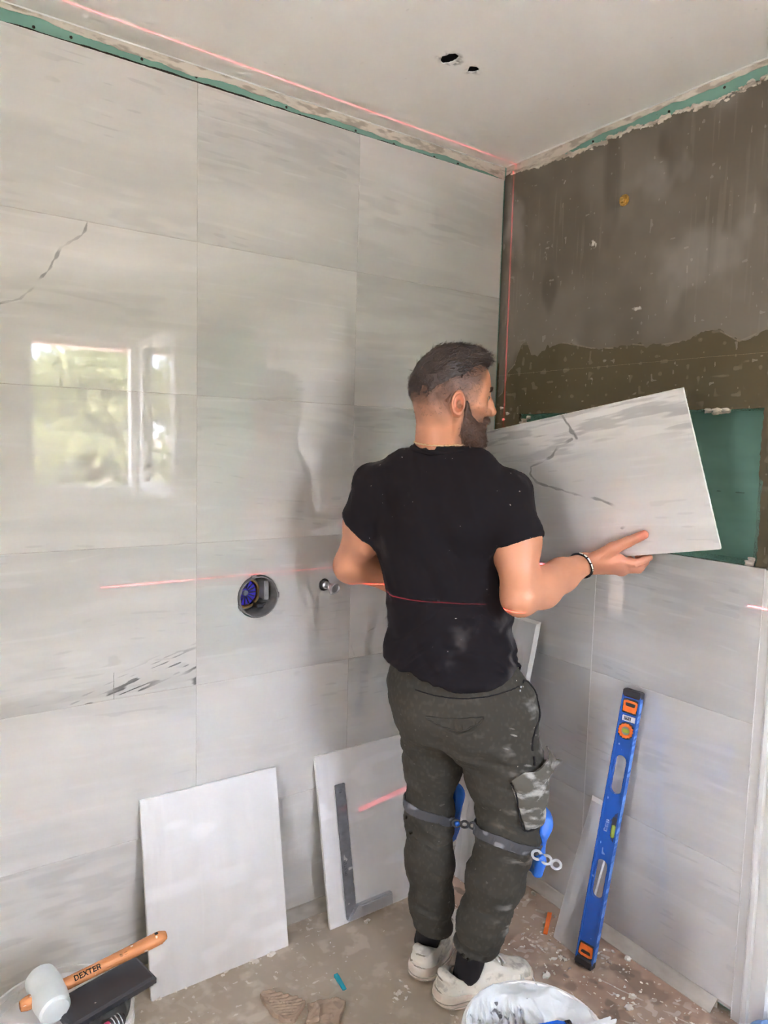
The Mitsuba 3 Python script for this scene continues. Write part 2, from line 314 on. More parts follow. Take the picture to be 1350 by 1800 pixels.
part('ceiling__roof_slab', box(X_FAR - .2, .3, Y_BACK - .25, .12, H_CEIL + .16, H_CEIL + .3), 'mat_black_gap')
part('ceiling__void_lining', cat(box(-.75, -.35, -.6, -.59, H_CEIL + .0125, H_CEIL + .16), box(-.75, -.35, -.25, -.24, H_CEIL + .0125, H_CEIL + .16), box(-.76, -.75, -.6, -.24, H_CEIL + .0125, H_CEIL + .16), box(-.35, -.34, -.6, -.24, H_CEIL + .0125, H_CEIL + .16)), 'mat_black_gap')
# left wall: green board, adhesive, tiles
struct('wall_left', place(prism(shapely.box(X_FAR, 0, .15, H_CEIL).difference(shapely.union_all([shapely.Point(-.907, 1.033).buffer(.0640, 32), shapely.Point(-.685, 1.048).buffer(.0192, 24)])), .13), cols(V(1, 0, 0), V(0, 0, 1), V(0, -1, 0)), (0, .142, 0)), 'mat_green_board')
def tile_box(w, h, th=.009, bev=.0006): return box(0, w, 0, h, -th, 0, bev)
def tile_uv(m, k, u0=0., v0=0., swap=False):
    u, v = m.vertices[:, 0] + u0, m.vertices[:, 1] + v0
    if swap: u, v = v, u
    return np.stack([u + 20 * (k % 7), v + 20 * k], 1)
def flat(m):
    """Unshared corners, so that a mesh with uv keeps its facets."""
    return trimesh.Trimesh(m.vertices[m.faces].reshape(-1, 3), np.arange(len(m.faces) * 3).reshape(-1, 3), process=False)
def add_tile(key, m, R, t, k, mtl, swap=False, **kw):
    m = flat(m); uv = tile_uv(m, k, swap=swap); w = place(m, R, t)
    scene[key] = mikit.ply(w, mtl, smooth=True, uv=uv); tag(key, **kw)
XS = [0, -.591, -1.091, -1.690, -2.290, -2.890, -3.30]
ZS = [.028, .40, .80, 1.20, 1.60, 2.00, 2.40]
J = .0006
n_t = 0
valve_hole, pipe_hole = (-.907, 1.033, .0635), (-.685, 1.048, .019)
for i in range(6):
    for j in range(6):
        x0, x1, z0, z1 = XS[i + 1] + J, XS[i] - J, ZS[j] + J, ZS[j + 1] - J
        m = tile_box(x1 - x0, z1 - z0)
        mtl = {(2, 4): 'mat_tile_crack', (2, 2): 'mat_tile_smudge', (0, 2): 'mat_tile_thin'}.get((i, j), 'mat_tile')
        if (i, j) == (1, 2):
            c = [shapely.Point(h[0] - x0, h[1] - z0).buffer(h[2], 32) for h in (valve_hole, pipe_hole)]
            m = prism(shapely.box(0, 0, x1 - x0, z1 - z0).difference(shapely.union_all(c)), .009, -.009)
        add_tile(numbered('wall_left__tile', n_t), m, cols(V(1, 0, 0), V(0, 0, 1), V(0, -1, 0)), (x0, .0, z0), 11 + (n_t * 5) % 37, mtl)
        n_t += 1
adh = shapely.box(X_FAR, .020, 0, 2.392).difference(shapely.union_all([shapely.Point(h[0], h[1]).buffer(h[2], 24) for h in (valve_hole, pipe_hole)]))
part('wall_left__adhesive', place(prism(adh, .0135), cols(V(1, 0, 0), V(0, 0, 1), V(0, -1, 0)), (0, .0145, 0)), 'mat_adhesive')
def ragged(xs, base, amp, freq, seed): 
    x = np.arange(xs[0], xs[1] + 1e-6, .004); z = np.interp(x, [b[0] for b in base], [b[1] for b in base])
    return x, z + amp * (meshkit.fbm(np.stack([x * freq, 0 * x, 0 * x], 1), 4, seed) - .5) * 2
wallR = cols(V(1, 0, 0), V(0, 0, 1), V(0, -1, 0))
x, z = ragged((X_FAR, .012), [(-3.3, 2.428), (-1.55, 2.428), (-1.46, 2.434), (-1.38, 2.426), (-1.25, 2.424), (-1.10, 2.420), (-.98, 2.428), (-.80, 2.416), (-.62, 2.424), (-.45, 2.416), (-.25, 2.420), (-.1, 2.412), (0, 2.402)], .006, 22, 5)
part('wall_left__joint_compound', place(prism(list(zip(x, z)) + [(.012, H_CEIL), (X_FAR, H_CEIL)], .002), wallR, (0, .012, 0)), 'mat_compound')
x, z = ragged((X_FAR, 0), [(-3.3, 2.405), (-1.5, 2.406), (-1.2, 2.409), (-.9, 2.408), (-.6, 2.406), (-.3, 2.405), (0, 2.402)], .0028, 26, 9)
part('wall_left__membrane_edge', place(prism(list(zip(x, z)) + [(0, 2.385), (X_FAR, 2.385)], .0015), wallR, (0, .0122, 0)), 'mat_black_gap')
for k, xx in enumerate((-1.475, -1.395, -1.23, -1.09, -.83, -.60, -.46, -.30, -.20)):
    part(numbered('wall_left__screw', k), place(trimesh.creation.cylinder(.0035, .002, sections=10), cols(V(1, 0, 0), V(0, 0, 1), V(0, -1, 0)), (xx, .0118, 2.413 + .006 * math.sin(k * 7))), 'mat_black_gap')
part('wall_left__ceiling_bead', tube([(X_FAR, .010, H_CEIL - .001), (-1.2, .0085, H_CEIL - .0005), (-.5, .010, H_CEIL - .001), (.0, .010, H_CEIL - .001)], .0022, 6), 'mat_trim')
# right wall: board, recess, cement coat above the tiles
NY0, NY1, NZ0, NZ1, DX = -.945, -.112, 1.200, 1.598, .120
DOOR_Y0, DOOR_Y1, DOOR_H = -1.085, -1.93, 2.05
wr = shapely.box(Y_BACK, 0, .012, H_CEIL).difference(shapely.box(NY0, NZ0, NY1, NZ1)).difference(shapely.box(DOOR_Y1, -1, DOOR_Y0, DOOR_H))
RW = cols(V(0, 1, 0), V(0, 0, 1), V(1, 0, 0))
struct('wall_right', place(prism(wr, .10), RW, (.022, 0, 0)), 'mat_green_board')
part('wall_right__niche_back', box(DX, DX + .015, NY0 - .02, NY1 + .02, NZ0 - .02, NZ1 + .02), 'mat_green_board')
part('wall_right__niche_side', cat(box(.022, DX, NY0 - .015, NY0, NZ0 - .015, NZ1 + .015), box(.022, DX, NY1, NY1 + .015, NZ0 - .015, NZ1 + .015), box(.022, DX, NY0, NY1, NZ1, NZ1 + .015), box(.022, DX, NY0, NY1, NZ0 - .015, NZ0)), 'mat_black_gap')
CT = [(.0, 2.42), (-.037, 2.417), (-.103, 2.413), (-.179, 2.406), (-.251, 2.404), (-.293, 2.398), (-.342, 2.400), (-.406, 2.400), (-.466, 2.405), (-.505, 2.409), (-.563, 2.398), (-.617, 2.399), (-.643, 2.404), (-.694, 2.397), (-.767, 2.387), (-.805, 2.394), (-.856, 2.396), (-.895, 2.401), (-1.5, 2.40), (-2.9, 2.40)]
x, z = ragged((Y_BACK, .011), CT[::-1], .0055, 45, 3)
coat = shapely.Polygon(list(zip(x, z)) + [(.011, 1.196), (Y_BACK, 1.196)])
t = np.linspace(0, 1, 60); nz = lambda s, k: .004 * (meshkit.fbm(np.stack([s * 60, 0 * s + k, 0 * s], 1), 3, 4) - .5) * 2
ny0, ny1 = NY0 - .004, NY1 + .004
rag = np.r_[np.c_[ny0 + (ny1 - ny0) * t, NZ0 - .002 + 0 * t], np.c_[ny1 + nz(t, 1), NZ0 + (NZ1 - NZ0) * t], np.c_[ny1 + (ny0 - ny1) * t, NZ1 + nz(t, 2) * .7], np.c_[ny0 + nz(t, 3) - .010 * (t > .45), NZ1 + (NZ0 - NZ1) * t]]
coat = coat.difference(shapely.Polygon(rag).buffer(0)).difference(shapely.box(Y_BACK - 1, 0, -1.005, DOOR_H + .10)).difference(shapely.Point(-.495, 2.210).buffer(.015))
part('wall_right__cement_coat', place(prism(coat, .010), RW, (.012, 0, 0)), 'mat_cement')
# torn upper edge of the coat and the plaster above it
gx = np.random.default_rng(5); crumbs = []
for yy in np.arange(-1.02, -.02, .0055):
    zc = np.interp(-yy, [-c[0] for c in CT], [c[1] for c in CT]) + gx.normal(0, .003)
    s = gx.uniform(.003, .0075); m = trimesh.creation.icosphere(1, s); m.vertices += gx.normal(0, s * .25, m.vertices.shape); m.vertices *= V(.7, 1.5, .9)
    crumbs.append(place(m, None, (.012 + gx.uniform(-.001, .004), yy, zc)))
part('wall_right__mortar_crust', cat(*crumbs), 'mat_compound', kind='stuff')
x, z = ragged((Y_BACK, .012), [(-2.9, 2.432), (-.95, 2.434), (-.80, 2.431), (-.70, 2.433), (-.6, 2.434), (-.5, 2.430), (-.38, 2.433), (-.3, 2.425), (-.2, 2.405), (-.1, 2.395), (.012, 2.39)], .005, 24, 8)
part('wall_right__joint_compound', place(prism(list(zip(x, z)) + [(.012, H_CEIL), (Y_BACK, H_CEIL)], .003), RW, (.0195, 0, 0)), 'mat_compound')
part('wall_right__ceiling_bead', tube([(.010, -.01, H_CEIL - .001), (.012, -.5, H_CEIL), (.010, -1.0, H_CEIL - .001), (.010, Y_BACK, H_CEIL - .001)], .0022, 6), 'mat_trim')
for k, yy in enumerate((-.36, -.50, -.62, -.78, -.90)):
    part(numbered('wall_right__screw', k), place(trimesh.creation.cylinder(.0035, .002, sections=10), cols(V(0, 1, 0), V(0, 0, 1), V(1, 0, 0)), (.0212, yy, 2.419 + .004 * math.sin(k * 5))), 'mat_black_gap')
YS = [0, -.477, -.988]
n_t = 0
for i in range(2):
    for j in range(3):
        y0, y1, z0, z1 = YS[i + 1] + J, YS[i] - J - (.010 if i == 0 else 0), ZS[j] + J, ZS[j + 1] - J
        add_tile(numbered('wall_right__tile', n_t), tile_box(y1 - y0, z1 - z0), cols(V(0, -1, 0), V(0, 0, 1), V(-1, 0, 0)), (0, y1, z0), 3 + (n_t * 11) % 29, 'mat_tile'); n_t += 1
part('wall_right__adhesive', box(.0010, .0225, -.986, .011, .02, 1.192), 'mat_adhesive')
part('wall_right__grout_line', box(-.0004, .004, -.4786, -.4754, .03, 1.199), 'mat_trim')
# doorway casing at the right edge of the frame
prof = shapely.Polygon([(0, .0), (0, .016), (.006, .020), (.016, .020), (.020, .013), (.026, .013), (.030, .022), (.062, .024), (.070, .020), (.070, 0)])
DC = cols(V(0, -1, 0), V(-1, 0, 0), V(0, 0, 1))
struct('trim_1', place(prism(prof, DOOR_H), DC, (.012, -1.013, 0)), 'mat_trim')
part('trim_1__plaster_edge', box(-.002, .022, -1.0135, -.9905, 0, 1.196), 'mat_trim_raw')
part('trim_1__caulk_bead', tube([(-.001, -.9890, .0), (.0, -.9895, .4), (-.001, -.9888, .8), (0, -.9892, 1.199)], .0018, 6), 'mat_trim')
struct('trim_2', place(prism(shapely.box(0, 0, DOOR_Y0 - DOOR_Y1 + .14, .024), .07), cols(V(0, -1, 0), V(-1, 0, 0), V(0, 0, 1)), (.012, DOOR_Y0 + .07, DOOR_H)), 'mat_trim')
struct('door_1', box(.030, .070, DOOR_Y1, DOOR_Y0, .008, DOOR_H, .002), 'mat_trim')
part('door_1__panel', box(.024, .031, DOOR_Y1 + .14, DOOR_Y0 - .14, 1.05, 1.90, .003), 'mat_trim'); part('door_1__panel_001', box(.024, .031, DOOR_Y1 + .14, DOOR_Y0 - .14, .18, .92, .003), 'mat_trim')
part('door_1__handle', cat(tube([(.03, -1.86, 1.02), (-.02, -1.86, 1.02), (-.022, -1.84, 1.02), (-.022, -1.74, 1.02)], .009, 10), place(trimesh.creation.cylinder(.024, .006), cols(V(0, 1, 0), V(0, 0, 1), V(1, 0, 0)), (.028, -1.86, 1.02))), 'mat_steel')
# wall behind the camera with the open window that the tiles mirror
WX0, WX1, WZ0, WZ1 = -1.085, -.375, 1.10, 2.15
wb = shapely.box(X_FAR - .2, 0, .15, H_CEIL).difference(shapely.box(WX0, WZ0, WX1, WZ1))
struct('wall_back', place(prism(wb, .25), cols(V(1, 0, 0), V(0, 0, 1), V(0, -1, 0)), (0, Y_BACK, 0)), 'mat_white_wall')
fr = shapely.box(WX0, WZ0, WX1, WZ1).difference(shapely.box(WX0 + .062, WZ0 + .065, WX1 - .072, WZ1 - .065))
struct('window_1', place(prism(fr, .06), cols(V(1, 0, 0), V(0, 0, 1), V(0, -1, 0)), (0, Y_BACK - .02, 0)), 'mat_pvc')
sw, sh = .62, WZ1 - WZ0 - .08
sash = shapely.box(0, 0, sw, sh).difference(shapely.box(.06, .06, sw - .06, sh - .06))
SR = cols(V(.03, 1, 0), V(0, 0, 1), V(1, -.03, 0))
part('window_1__sash', place(prism(sash, .05), SR, (WX1 - .025, Y_BACK + .01, WZ0 + .04)), 'mat_pvc')
part('window_1__pane', place(box(.05, sw - .05, .05, sh - .05, 0, .0005), SR, (WX1, Y_BACK + .01, WZ0 + .04)), 'mat_glass')
part('window_1__sill', box(WX0 - .04, WX1 + .04, Y_BACK - .02, Y_BACK + .05, WZ0 - .03, WZ0 - .001, .003), 'mat_pvc')
part('window_1__handle', place(box(-.012, .012, -.06, .06, 0, .03, .004), SR, (WX1 + .03, Y_BACK + .01 + sw - .03, WZ0 + .04 + sh / 2)), 'mat_pvc')
# far wall with an unseen narrow opening added to let in fill daylight
FO = (-2.15, -1.85, 0.0, 2.12)
wf = shapely.box(Y_BACK, 0, .12, H_CEIL).difference(shapely.box(FO[0], FO[2] - 1, FO[1], FO[3]))
struct('wall_far', place(prism(wf, .2), cols(V(0, 1, 0), V(0, 0, 1), V(1, 0, 0)), (X_FAR - .2, 0, 0)), 'mat_white_wall')

# ------------------------------------------------------------------ outdoors, seen mirrored in the tiles
mat('mat_pale_gravel', proc(lambda p, n, uv: mix(lin(206, 198, 188), lin(186, 178, 168), fbm(p.x * 3, p.y * 3, 1, 3))), .9, .1)  # pale gravel, toned neutral for the daylight it bounces indoors
mat('mat_bounce_terrace', proc(lambda p, n, uv: mix(lin(212, 202, 194), lin(196, 186, 178), fbm(p.x * 4, p.y * 4, 1, 3))), .9, .1)  # unseen terraces added pale to bounce daylight up to the ceiling
mat('mat_eave', proc(lambda p, n, uv: mix(lin(232, 206, 196), lin(214, 178, 166), smoothstep(.48, .52, noise(p.x * 9, 1)))), .8, .2)
mat('mat_bark', proc(lambda p, n, uv: mix(lin(92, 76, 60), lin(64, 52, 40), noise(p.x * 40, p.y * 40, p.z * 8))), .9, .1)
struct('ground', box(-14, 12, -22, Y_BACK - .25, -.30, -.10), 'mat_pale_gravel')
part('ground__bounce_terrace', box(-7, 5, -4.6, Y_BACK - .25, -.10, -.06), 'mat_bounce_terrace')
part('ground__bounce_side_terrace', box(-9, X_FAR - .2, Y_BACK - .2, 1.5, -.10, -.06), 'mat_bounce_terrace')
part('window_1__eave_stand_in', box(WX0 + .01, WX1 - .01, Y_BACK - .24, Y_BACK - .09, 2.045, WZ1 - .001, .004), 'mat_eave')  # stands in for the roof eave, kept thin so sky light enters
def leaf_c(p, n, uv): return mix(lin(84, 100, 66), lin(150, 160, 122), cell_rand(p.x * 9, p.y * 9, p.z * 9))
scene['mat_leaf'] = {'type': 'principledthin', 'base_color': proc(leaf_c), 'roughness': .5, 'diff_trans': .9, 'spec_trans': 0.0}
def tree(key, c, r, n, seed, label):
    g = np.random.default_rng(seed)
    k = max(40, n // 110); d = g.normal(size=(k, 3)); d /= np.linalg.norm(d, axis=1, keepdims=True); cl = V(*c) + d * V(*r) * g.uniform(.35, 1, (k, 1))**.5
    ci = g.integers(0, k, n); p = cl[ci] + g.normal(0, .18, (n, 3)) * V(1.4, 1.4, .6)
    ax = unit_rows(g.normal(size=(n, 3)) * .7 + (p - V(*c)) * .5 + V(0, 0, -.25)); sd = unit_rows(np.cross(ax, g.normal(size=(n, 3))))
    l, w = g.uniform(.18, .38, (n, 1)), g.uniform(.035, .065, (n, 1))
    v = np.stack([p, p + ax * l * .5 + sd * w, p + ax * l, p + ax * l * .5 - sd * w], 1).reshape(-1, 3)
    b = np.arange(n)[:, None] * 4; f = np.vstack([b + [0, 1, 2], b + [0, 2, 3]])
    add(key, tube([V(c[0], c[1], -.2), V(c[0] + .1, c[1], c[2] * .6), V(c[0], c[1], c[2] + r[2] * .6)], [.16, .12, .05], 12), 'mat_bark', label, 'tree')
    add(key + '__foliage', trimesh.Trimesh(v, f, process=False), 'mat_leaf', kind='stuff')
def unit_rows(a): return a / np.linalg.norm(a, axis=1, keepdims=True)
tree('garden_tree', (1.35, -12.0, 1.30), (2.5, 1.2, 1.72), 15000, 4, 'leafy green tree outside the window, mirrored in the wall tiles')
for k, (x_, y_, z_, r_, l_) in enumerate(((-3.6, -12.2, 1.2, 1.8, 'leafy tree added outside on the left to keep sky glare off the window sash'), (6.6, -12.4, 1.2, 1.8, 'leafy tree outside the window, right of the one mirrored in the wall tiles'), (2.0, -16.5, 1.3, 1.9, 'tree standing behind the one mirrored in the wall tiles'))):
    tree(numbered('garden_tree', k + 1), (x_, y_, z_), (2.3, 1.2, r_), 9000, 14 + k, l_)  # the left one is added to screen bright sky from the sash pane
# ------------------------------------------------------------------ the tile in his hands (its frame also places the fingers)
TILE_E = unit([.22423, -.95521, .1931]); TILE_DN = unit(V(-.149, -.95504, 1.25338) - V(-.27453, -.90832, 1.63029))
TILE_DN = unit(TILE_DN - (TILE_DN @ TILE_E) * TILE_E); TILE_N = unit(np.cross(TILE_DN, TILE_E))
if TILE_N[0] > 0: TILE_N = -TILE_N
TILE_BR = V(-.149, -.95504, 1.25338); TILE_L, TILE_H = .72, .40
def Q(s, v, w): return TILE_BR - TILE_E * s - TILE_DN * v + TILE_N * w

# ------------------------------------------------------------------ the person: skeleton in metres
SH_L, SH_R = V(-.742, -.350, 1.372), V(-.516, -.603, 1.368)
EL_L, EL_R = V(-.744, -.242, 1.151), V(-.550, -.694, 1.132)
WR_R, WR_L = Q(.335, .004, .045), Q(.665, -.045, .045)
NECK = V(-.622, -.462, 1.455)
HF = frame([.862, -.376, -.045]); HO = V(-.617, -.487, 1.586); HS = .98           # head: axes, origin between the ears, scale
def head_local(p): return (p - HO) @ HF.T / HS
def head_world(q): return HO + (np.asarray(q, float) * HS) @ HF
def cranium(q):
    d = ellip(q, (-.007, 0, .052), (.093, .077, .090))
    return smin(d, ellip(q, (-.048, 0, .03), (.048, .06, .06)), .03)
def head_sdf(q):
    a = np.abs(q[:, 1]); m = np.stack([q[:, 0], a, q[:, 2]], 1)
    d = cranium(q)
    d = smin(d, ellip(q, (.038, 0, .005), (.058, .062, .085)), .03)
    d = smin(d, ellip(q, (.044, 0, .066), (.052, .060, .050)), .03)
    d = smin(d, ellip(q, (.036, 0, -.064), (.050, .050, .040)), .03)
    d = smin(d, cone(m, V(.005, .058, -.040), V(.060, .022, -.086), .016, .016), .03)       # jaw line
    d = smin(d, ball(q, (.077, 0, -.085), .020), .025)
    d = smin(d, cone(m, V(.087, .008, .042), V(.075, .046, .042), .013, .010), .018)        # brow
    d = smin(d, ball(m, (.061, .050, .000), .022), .02)
    d = smax(d, -ball(m, (.108, .031, .022), .019), .012)                                    # eye sockets
    d = smin(d, ball(m, (.079, .031, .022), .0135), .006)
    d = smin(d, chain(q, [V(.088, 0, .036), V(.104, 0, .014), V(.115, 0, -.009)], [.010, .0105, .0125], .01), .014)
    d = smin(d, ball(m, (.100, .012, -.014), .0095), .008)
    d = smax(d, -ball(m, (.106, .0075, -.025), .0045), .004)
    d = smin(d, ellip(q, (.092, 0, -.040), (.014, .026, .007)), .008)
    d = smin(d, ellip(q, (.090, 0, -.051), (.013, .022, .008)), .006)
    e = ellip(m, (-.003, .078, .000), (.0165, .0095, .028))                                   # ears
    e = smin(e, ball(m, (-.001, .076, -.024), .010), .012)
    rim = np.abs(np.hypot((q[:, 0] + .003) / .0155, (q[:, 2] - .000) / .0265) - 1) * .020
    e = smin(e, np.hypot(rim, a - .087 - .25 * np.clip(-(q[:, 0] + .003), -.01, .02)) - .0046, .003)
    e = smax(e, -ellip(m, (.001, .0905, -.003), (.0095, .0145, .017)), .005)
    e = smax(e, -cone(m, V(.005, .085, -.007), V(.005, .03, -.007), .0056, .004), .002)
    return smin(d, e, .006)
def hand(p, Qf, W, mcp, pips, dips, tips, thumb, bracelet=None):
    R = [.0105, .0105, .0100, .0088]
    d = None
    for i in range(4):
        c = cone(p, W, mcp[i], .0205, R[i] + .004)
        d = c if d is None else smin(d, c, .016)
    for i in range(3): d = smin(d, cone(p, mcp[i], mcp[i + 1], R[i] + .003, R[i + 1] + .003), .012)
    d = smin(d, cone(p, thumb[0], (mcp[0] + mcp[1]) / 2, .015, .011), .02)
    for i in range(4):
        f = chain(p, [mcp[i], pips[i], dips[i], tips[i]], [R[i] + .0015, R[i], R[i] - .0008, R[i] - .0022], .003)
        f = smin(f, ball(p, pips[i], R[i] + .0006), .004)
        d = smin(d, f, .0025)
    t = chain(p, thumb, [.0185, .0165, .0140, .0118], .004)
    return smin(d, t, .009)
RM = [Q(.244, .002, .030), Q(.248, -.020, .018), Q(.257, -.036, .000), Q(.270, -.042, -.018)]
RP = [Q(.212, -.0135, .018), Q(.210, -.036, -.006), Q(.224, -.048, -.026), Q(.245, -.049, -.042)]
RD = [Q(.192, -.0145, .000), Q(.203, -.030, -.029), Q(.219, -.034, -.041), Q(.241, -.034, -.048)]
RT = [Q(.181, -.0125, -.013), Q(.200, -.005, -.0203), Q(.215, -.010, -.0200), Q(.237, -.012, -.0190)]
RTH = [Q(0.297, 0.017, .046), Q(0.250, 0.037, .034), Q(0.212, 0.047, .0235), Q(0.170, 0.059, .0125)]
LM = [Q(.575, -.010, .030), Q(.574, -.032, .014), Q(.578, -.044, -.004), Q(.588, -.048, -.022)]
LP = [Q(.545, -.024, .012), Q(.541, -.042, -.010), Q(.548, -.050, -.030), Q(.562, -.050, -.044)]
LD = [Q(.530, -.019, -.008), Q(.533, -.028, -.028), Q(.541, -.034, -.040), Q(.558, -.034, -.046)]
LT = [Q(.524, -.004, -.0200), Q(.528, -.005, -.0203), Q(.538, -.010, -.0200), Q(.556, -.014, -.0190)]
LTH = [Q(.640, -.005, .046), Q(.598, .018, .034), Q(.563, .030, .0235), Q(.525, .043, .0125)]
TORSO_Z = [.84, .90, .95, 1.01, 1.09, 1.16, 1.235, 1.31, 1.385, 1.44]
TORSO_C = np.array([(-.575, -.486), (-.576, -.485), (-.581, -.482), (-.586, -.478), (-.588, -.477), (-.600, -.470), (-.610, -.462), (-.612, -.460), (-.618, -.458), (-.620, -.456)])
TORSO_A = [.176, .173, .166, .159, .156, .160, .166, .168, .150, .10]
TORSO_B = [.138, .134, .124, .117, .112, .114, .118, .116, .100, .07]
RIGHT_SH, RIGHT_HIP = math.atan2(-.74, .67), math.atan2(-.72, .69)
TORSO_T = np.linspace(RIGHT_HIP, RIGHT_SH, 10)
BACK = unit([-.735, -.675, 0])
def torso(p, grow): return loft(p, TORSO_Z, TORSO_C[:, 0], TORSO_C[:, 1], np.array(TORSO_A) + grow, np.array(TORSO_B) + grow, TORSO_T)
def arm(p, S, E, W, grow=0):
    m = S + (E - S) * .45; f = E + (W - E) * .30 - V(0, 0, .006)
    out = unit(V(-(E - S)[1], (E - S)[0], 0) + 1e-6)
    m = m + V(.006, -.004, 0)
    d = chain(p, [S, m, E], [.056 + grow, .055 + grow, .042 + grow], .03)
    d = smin(d, ellip(p, m + BACK * .014 - V(0, 0, .005), (.046 + grow, .046 + grow, .085)), .03)   # triceps
    d = smin(d, ball(p, E + BACK * .008 - V(0, 0, .012), .032 + grow), .02)
    return smin(d, chain(p, [E, f, E + (W - E) * .62, W], [.042, .0500, .042, .0285], .02), .028)
def skin_sdf(p):
    d = HS * head_sdf(head_local(p))
    d = smin(d, cone(p, head_world((-.022, 0, -.03)), NECK + V(0, 0, -.02), .060, .066), .03)
    d = smin(d, cone(p, head_world((-.03, .045, -.025)), NECK + V(.05, -.055, -.03), .020, .018), .02)   # neck muscle
    d = smin(d, torso(p, -.025), .04)
    d = smin(d, arm(p, SH_R, EL_R, WR_R), .04); d = smin(d, arm(p, SH_L, EL_L, WR_L), .04)
    near = np.linalg.norm(p - Q(.26, 0, 0), axis=1) < .22
    if near.any(): d[near] = smin(d[near], hand(p[near], Q, WR_R, RM, RP, RD, RT, RTH), .012)
    near = np.linalg.norm(p - Q(.59, 0, 0), axis=1) < .22
    if near.any(): d[near] = smin(d[near], hand(p[near], Q, WR_L, LM, LP, LD, LT, LTH), .012)
    return d
skin = largest(isosurface(skin_sdf, (-.92, -.92, .84), (-.05, -.08, 1.80), .0034))

def folds(p, sx, sz, seed, sharp=1.0):
    """Creases: a ridged noise field, stretched along its second axis."""
    n = meshkit.fbm(np.stack([p[:, 0] * sx, p[:, 1] * sx, p[:, 2] * sz], 1) + 40, 3, seed)
    return np.abs(2 * n - 1)**sharp
def warp(p, a): return p + a * (np.stack([meshkit.noise(p * 7 + 9 * k) for k in range(3)], 1) - .5) * 2
def shirt_sdf(p):
    d = torso(p, .006)
    N0 = NECK + V(.004, -.004, .012)
    d = smin(d, chain(p, [N0 + V(0, 0, -.035), (N0 + SH_R) / 2 + V(0, 0, .006), SH_R + V(-.008, .008, -.006)], [.060, .052, .056], .03), .05)
    d = smin(d, chain(p, [N0 + V(0, 0, -.035), (N0 + SH_L) / 2 + V(0, 0, -.004), SH_L + V(.008, -.008, -.006)], [.060, .052, .054], .03), .05)
    d = smin(d, cone(p, N0 + V(0, 0, -.10), N0 + V(0, 0, .005), .10, .066), .03)
    d = smin(d, ellip(p, V(-.672, -.495, 1.315), (.075, .075, .10)), .05)                     # shoulder blades
    d = smin(d, ellip(p, V(-.602, -.570, 1.315), (.075, .075, .10)), .05)
    for S, E, W, n in ((SH_R, EL_R, WR_R, .140), (SH_L, EL_L, WR_L, .122)):
        a = unit(E - S); H = S + a * n
        s = smin(arm(p, S, E, W, .007), cone(p, S, H + a * .02, .062, .062 if S is SH_R else .054), .01)
        s = smax(s, (p - H) @ unit(a + (.28 if S is SH_R else -.32) * V(.82, -.57, 0)), .004)
        d = smin(d, s, .028)
    u = (p - V(-.59, -.475, 0)) @ unit([.68, -.73, 0]); q_ = np.stack([p[:, 0], p[:, 1], p[:, 2] + .45 * np.abs(u) - .25 * u], 1)
    cr = meshkit.fbm(warp(np.stack([p[:, 0], p[:, 1], p[:, 2] + u * 1.1], 1), .05) * V(7, 7, 4) + 3, 2, 21); cr2 = meshkit.fbm(warp(q_, .04) * V(4, 4, 15), 2, 22)
    d = d + .004 * np.exp(-((cr - .5) / .08)**2) + .004 * np.exp(-((cr2 - .5) / .08)**2) * np.clip((1.12 - p[:, 2]) / .1, 0, 1)
    hem = np.interp((p - V(-.58, -.48, 0)) @ unit([.69, -.72, 0]), [-.18, -.08, -.01, .06, .12, .18], [.938, .910, .890, .880, .892, .920])
    d = smax(d, hem - p[:, 2], .006)
    u = (p - V(-.59, -.475, 0)) @ unit([.68, -.73, 0])
    q = np.stack([p[:, 0], p[:, 1], p[:, 2] + .45 * np.abs(u) - .25 * u], 1)
    low = np.clip((1.13 - p[:, 2]) / .15, 0, 1)
    d = d + .011 * low * (folds(warp(q, .05), 4, 20, 3, .8) - .35)
    d = d + .010 * (folds(warp(np.stack([p[:, 0], p[:, 1], p[:, 2] + u * 1.3], 1), .06), 10, 5, 8, .8) - .3)
    d = smax(d, -cone(p, NECK + V(.004, -.004, -.01), NECK + V(.004, -.004, .12), .060, .075), .004)        # neck opening
    return d
shirt = relax(largest(isosurface(shirt_sdf, (-.90, -.80, .80), (-.30, -.18, 1.56), .0048)))

